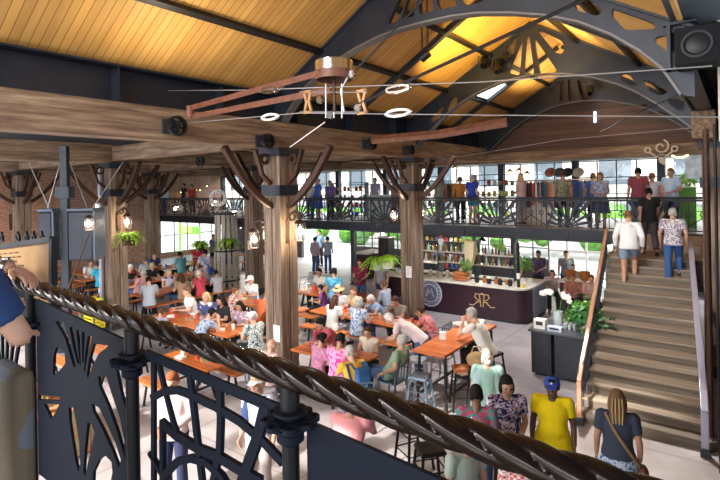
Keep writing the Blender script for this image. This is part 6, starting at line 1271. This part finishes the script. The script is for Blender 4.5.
# white-haired man bending over the table
person('white-haired man in a pale pink tee bending forward over the bench', (-5.35, 8.95), 110, 'lean', 'short', (.66, .54, .56), 'pants', DEN, 'short', 'w', 'l', 1.0, bulk=1.1)
STAND = [
 ('man in a teal-blue shirt and dark jeans standing with his back turned', *hpx(334, 270), 10, 'stand', 'short', PC((.05, .20, .34), 'print', [(.1, .35, .5)], 14), 'pants', (.02, .05, .14), 'short', 'k', 'm', 1.03, 0),
 ('man in a purple shirt and white trousers beside the slatted tower', *hpx(229, 246), 20, 'stand', 'short', PC((.11, .08, .22), 'print', [(.2, .16, .32)], 12), 'pants', (.66, .63, .62), 'short', 'k', 'b', 1.08, 0),
 ('person in a pale shirt with a blue bag walking in the aisle', *hpx(205, 252), 30, 'walk', 'short', PC((.56, .54, .62), 'print', [(.3, .3, .4)], 16), 'pants', (.3, .3, .35), 'short', 'k', 'm', 1.05, 0),
 ('person in a maroon top and jeans carrying a tray left of the big fern', *hpx(360, 259), 200, 'hold', 'short', (.18, .02, .05), 'pants', DEN, 'short', 'n', 'm', 1.0, 0),
 ('person in navy shorts standing behind the big fern', *hpx(381, 258), 190, 'stand', 'short', (.3, .3, .35), 'shorts', (.03, .04, .1), 'short', 'n', 'l', 1.0, 0),
 ('person in a mauve shirt by the bright driveway, left of the pair', -16.1, 17.6, 0, 'stand', 'long', (.42, .32, .36), 'pants', DEN, 'short', 'k', 'm', 1.03, 0),
 ('person in a grey-blue shirt by the bright driveway, right of the pair', -15.75, 18.1, 20, 'stand', 'short', (.30, .34, .42), 'pants', DEN, 'short', 'k', 'm', 1.03, 0),
 ('man in a grey shirt standing beyond the side counter near the stairs', -4.85, 18.2, 200, 'stand', 'short', (.16, .17, .19), 'pants', K_, 'short', 'k', 'm', 1.02, 0),
 ('worker in a dark shirt behind the side counter', -5.7, 17.9, 180, 'hold', 'short', (.06, .04, .09), 'pants', K_, 'short', 'k', 'b', 1.02, 0),
 ('worker in a pale blue shirt beyond the bar corner', -6.6, 18.3, 150, 'stand', 'short', (.45, .52, .65), 'pants', K_, 'short', 'k', 'm', .96, 0),
 ('person in a white top near the orchid, black-haired', -4.35, 17.1, 190, 'stand', 'short', (.55, .5, .52), 'pants', K_, 'short', 'k', 'm', .86, 0),
 ('woman with wavy hair in a white print top beside the side counter', *hpx(552, 268, 1.35), 200, 'sit', 'short', PC((.6, .52, .5), 'print', [(.4, .3, .3)], 20), 'pants', K_, 'bob', 'n', 'm', 1.0, 0),
 ('red-haired person beyond the black station, close to the handrail', *hpx(590, 273, 1.35), 210, 'sit', 'short', (.48, .30, .28), 'pants', K_, 'short', 'r', 'm', 1.0, 0),
 ('person in a brown top seated beyond the green plant', *hpx(573, 272, 1.35), 190, 'sit', 'short', (.35, .14, .1), 'pants', K_, 'short', 'r', 'm', 1.0, 0),
 ('cook in a light blue shirt working at the dark steel kitchen counter', -11.0, 17.6, 0, 'hold', 'short', (.30, .42, .62), 'pants', K_, 'short', 'k', 'm', 1.0, 0),
 ('cook in a dark top behind the steel kitchen counter', -10.2, 18.9, 180, 'hold', 'short', (.07, .07, .1), 'pants', K_, 'short', 'k', 'm', 1.0, 0),
 ('woman in a white sun visor and navy waistcoat seen through the railing', *hpx(258, 374, 1.7), 195, 'stand', 'short', (.55, .55, .66), 'pants', (.45, .38, .36), 'short', 'y', 'm', 1.0, 0),
 ('fair-skinned person in a pale pink blouse seen through the scroll railing', *hpx(173, 378, 1.62), 215, 'hold', 'long', (.66, .50, .48), 'pants', (.03, .035, .08), 'short', 'r', 'm', 1.0, 0),
 ('person in blue shorts and a green-grey shirt below the thick handrail', *hpx(464, 425, 1.6), 60, 'stand', 'short', (.32, .38, .32), 'shorts', (.08, .2, .42), 'short', 'b', 'm', .92, 0),
 ('person in a red and white checked shirt low at the bottom edge', *hpx(520, 452, 1.4), 20, 'stand', 'short', cloth('checked_shirt', (.62, .1, .1), [(.7, .66, .66)], 26, 'check'), 'pants', K_, 'short', 'n', 'm', .85, 0),
 ('person in a white top and blue skirt just left of the nearest post', *hpx(257, 245), 10, 'stand', 'short', (.66, .66, .68), 'skirt', (.03, .09, .35), 'short', 'k', 'm', 1.05, 0),
 ('person in a dark blue shirt under the green strip sign', -21.6, 15.9, 190, 'stand', 'short', (.06, .07, .2), 'pants', K_, 'short', 'k', 'm', 1.05, 0),
 ('person in a brick-red shirt under the gallery by the black column', -19.4, 16.6, 200, 'stand', 'short', (.45, .10, .04), 'pants', K_, 'short', 'k', 'm', 1.1, 0),
 ('person in a white top walking under the gallery', -18.6, 15.9, 170, 'walk', 'short', (.60, .60, .64), 'pants', DEN, 'short', 'n', 'm', 1.08, 0),
 ('person in a teal top under the gallery left of the slatted tower', -17.9, 17.0, 190, 'stand', 'short', (.04, .28, .34), 'pants', K_, 'short', 'k', 'm', 1.1, 0),
 ('person in a navy top far under the gallery', -19.0, 18.8, 0, 'stand', 'short', (.05, .06, .16), 'pants', K_, 'short', 'n', 'l', 1.1, 0),
 ('person in a maroon top far under the gallery', -20.4, 18.6, 180, 'stand', 'short', (.25, .04, .08), 'pants', K_, 'short', 'k', 'm', 1.1, 0),
 ('person in a sky blue top far under the gallery by the windows', -17.6, 19.6, 180, 'stand', 'short', (.2, .4, .6), 'pants', K_, 'short', 'b', 'l', 1.1, 0),
 # gallery
 ('man in an olive shirt with his back to the railing among the clothes racks', aty(563, 178, 16.7).x, 16.7, 15, 'stand', 'short', PC((.17, .17, .11), 'print', [(.25, .25, .18)], 14), 'pants', K_, 'short', 'n', 'm', 1.05, 2.7),
 ('woman in a blue patterned sleeveless dress on the gallery', aty(600, 178, 16.5).x, 16.5, 200, 'hold', 'vest', PC((.12, .16, .36), 'print', [(.4, .45, .6)], 18), 'skirt', (.06, .07, .14), 'bob', 'b', 'm', 1.0, 2.7),
 ('person in a blue shirt half behind the woman in the blue dress', aty(593, 178, 17.3).x, 17.3, 30, 'stand', 'short', (.06, .12, .35), 'pants', K_, 'short', 'b', 'm', 1.0, 2.7),
 ('man in a maroon polo shirt on the gallery above the stairs', aty(638, 174, 16.5).x, 16.5, 15, 'stand', 'short', (.28, .07, .09), 'pants', DEN, 'short', 'k', 'm', 1.06, 2.7),
 ('woman in a white top with a pink bag on the gallery', aty(652, 182, 16.7).x, 16.7, 30, 'stand', 'vest', (.6, .6, .68), 'pants', (.65, .25, .25), 'bun', 'r', 'm', .97, 2.7),
 ('man in a pale blue tee on the gallery beside the green panel', aty(671, 176, 16.6).x, 16.6, 160, 'hold', 'short', (.36, .48, .66), 'pants', (.05, .06, .12), 'short', 'b', 'm', 1.04, 2.7),
 ('man in a royal blue polo and teal shorts on the gallery', aty(472, 180, 16.4).x, 16.4, -20, 'stand', 'short', (.03, .06, .42), 'shorts', (.03, .25, .38), 'bald' if 0 else 'thin', 'g', 'l', 1.04, 2.7),
 ('person in an orange-brown shirt left of the royal blue polo', aty(460, 184, 17.2).x, 17.2, 40, 'stand', 'short', (.50, .20, .05), 'pants', K_, 'short', 'n', 'm', 1.0, 2.7),
 ('man in a grey tee further left of the orange-brown shirt', aty(440, 184, 17.0).x, 17.0, 60, 'stand', 'short', (.30, .32, .30), 'pants', (.15, .15, .17), 'short', 'n', 'm', 1.0, 2.7),
 ('woman in pink at the white shop counter on the gallery', aty(521, 180, 17.4).x, 17.4, 70, 'hold', 'vest', (.62, .45, .52), 'pants', (.3, .3, .4), 'bob', 'y', 'l', 1.02, 2.7),
 ('man in a white shirt and jeans on the gallery right of the nearest post', aty(310, 184, 16.5).x, 16.5, 20, 'stand', 'short', (.55, .56, .55), 'pants', DEN, 'short', 'k', 'm', 1.03, 2.7),
 ('person in a bright blue apron dress on the gallery', aty(318, 179, 16.4).x, 16.4, 150, 'stand', 'tunic', (.05, .12, .55), 'skirt', (.05, .12, .50), 'short', 'g', 'm', 1.05, 2.7),
 ('person in a violet top on the gallery right of the blue apron', aty(330, 184, 16.9).x, 16.9, 190, 'stand', 'short', (.22, .15, .38), 'pants', K_, 'short', 'k', 'm', 1.0, 2.7),
 ('person in a lilac shirt on the gallery behind the white counter', aty(375, 180, 19).x, 19.0, 180, 'stand', 'short', (.45, .40, .58), 'pants', K_, 'short', 'n', 'l', 1.06, 2.7),
 ('person in a white and pink top leaning by the railing left of the bar post', aty(394, 184, 16.8).x, 16.8, 100, 'stand', 'short', (.60, .45, .5), 'pants', DEN, 'short', 'k', 'm', 1.0, 2.7),
 ('person in a pink top on the gallery just left of the nearest post', aty(259, 190, 16.8).x, 16.8, 190, 'stand', 'short', (.62, .14, .28), 'pants', K_, 'short', 'n', 'm', 1.0, 2.7),
 ('person in red on the left part of the gallery', aty(192, 194, 16.6).x, 16.6, 200, 'stand', 'short', (.48, .06, .05), 'pants', K_, 'short', 'n', 'm', 1.0, 2.7),
 ('person in black on the left part of the gallery', aty(184, 192, 16.8).x, 16.8, 170, 'stand', 'short', (.03, .03, .04), 'pants', K_, 'short', 'k', 'm', 1.05, 2.7),
 ('person in a white coat at the far left of the gallery', aty(137, 192, 16.4).x if 0 else -27.0, 16.5, 190, 'stand', 'long', (.55, .6, .7), 'pants', DEN, 'short', 'b', 'l', 1.05, 2.7),
]
for (lab, x, y, h, pose, top, tc, bot, bc, hr, hc, sk, sc, z) in STAND:
    t = person(lab, (x, y), h, pose, top, tc, bot, bc, hr, hc, sk, sc, hat='visor' if 'visor' in lab else None, hatc=(.8, .8, .82), z=z, bulk=1.05)
    if 'blue bag' in lab: b = MB(); b.ball((.22, -.05, .95), (.08, .14, .14), 10, 8); extra(t, 'shoulder_bag', b, PC((.03, .10, .40))); b = MB(); b.tube([(-.12, -.1, 1.45), (.05, -.15, 1.25), (.2, -.08, 1.05)], .014, 6); extra(t, 'bag_strap', b, PC((.03, .10, .40)))
    if 'waistcoat' in lab: b = MB(); [b.tube([(s*.11, .02, 1.44), (s*.12, .12, 1.25), (s*.12, .135, 1.02)], [(.055, .02)]*3, 8) for s in (-1, 1)]; extra(t, 'waistcoat', b, PC((.03, .05, .13)))
    if 'pink bag' in lab: b = MB(); b.ball((.2, .05, .95), (.09, .14, .16), 10, 8); extra(t, 'pink_bag', b, PC((.7, .3, .3)))
    if 'carrying a tray' in lab: b = MB(); b.box((0, .32, 1.06), (.4, .28, .02)); b.box((.05, .32, 1.09), (.2, .14, .04)); extra(t, 'serving_tray', b, leather, False)
# two people at the foreground rail
t = person('person in a blue sleeve with a canvas bag, elbow bent at the foreground rail', (-1.95, .38), 0, 'rest', 'short', (.03, .06, .17), 'pants', (.24, .20, .15), 'short', 'b', 'l', .93, z=2.7)
b = MB(); b.box((-.03, .27, .60), (.26, .07, .56)); o = extra(t, 'canvas_bag', b, cloth('canvas', (.16, .13, .09), [(.15, .17, .20)], 3), False); bv = o.modifiers.new('bevel', 'BEVEL'); bv.width = .03; bv.segments = 3
t = person('person at the foreground rail whose watch hand rests on the twisted handrail', (-3.12, .57), -25, 'rail', 'short', (.3, .3, .32), 'pants', K_, 'short', 'b', 'l', 1.0, z=2.7)
L = POSE['rail']['limbs'][0]; q = L['E'].lerp(L['W'], .9); M = (L['W']-L['E']).to_track_quat('Z', 'Y').to_matrix(); b = MB(); b.ring(q, .034, .028, .022, M, 20); b.lathe([(0, 0), (.018, 0), (.018, .008), (0, .008)], q+V((0, 0, .03)), 16); extra(t, 'wrist_watch', b, chrome)
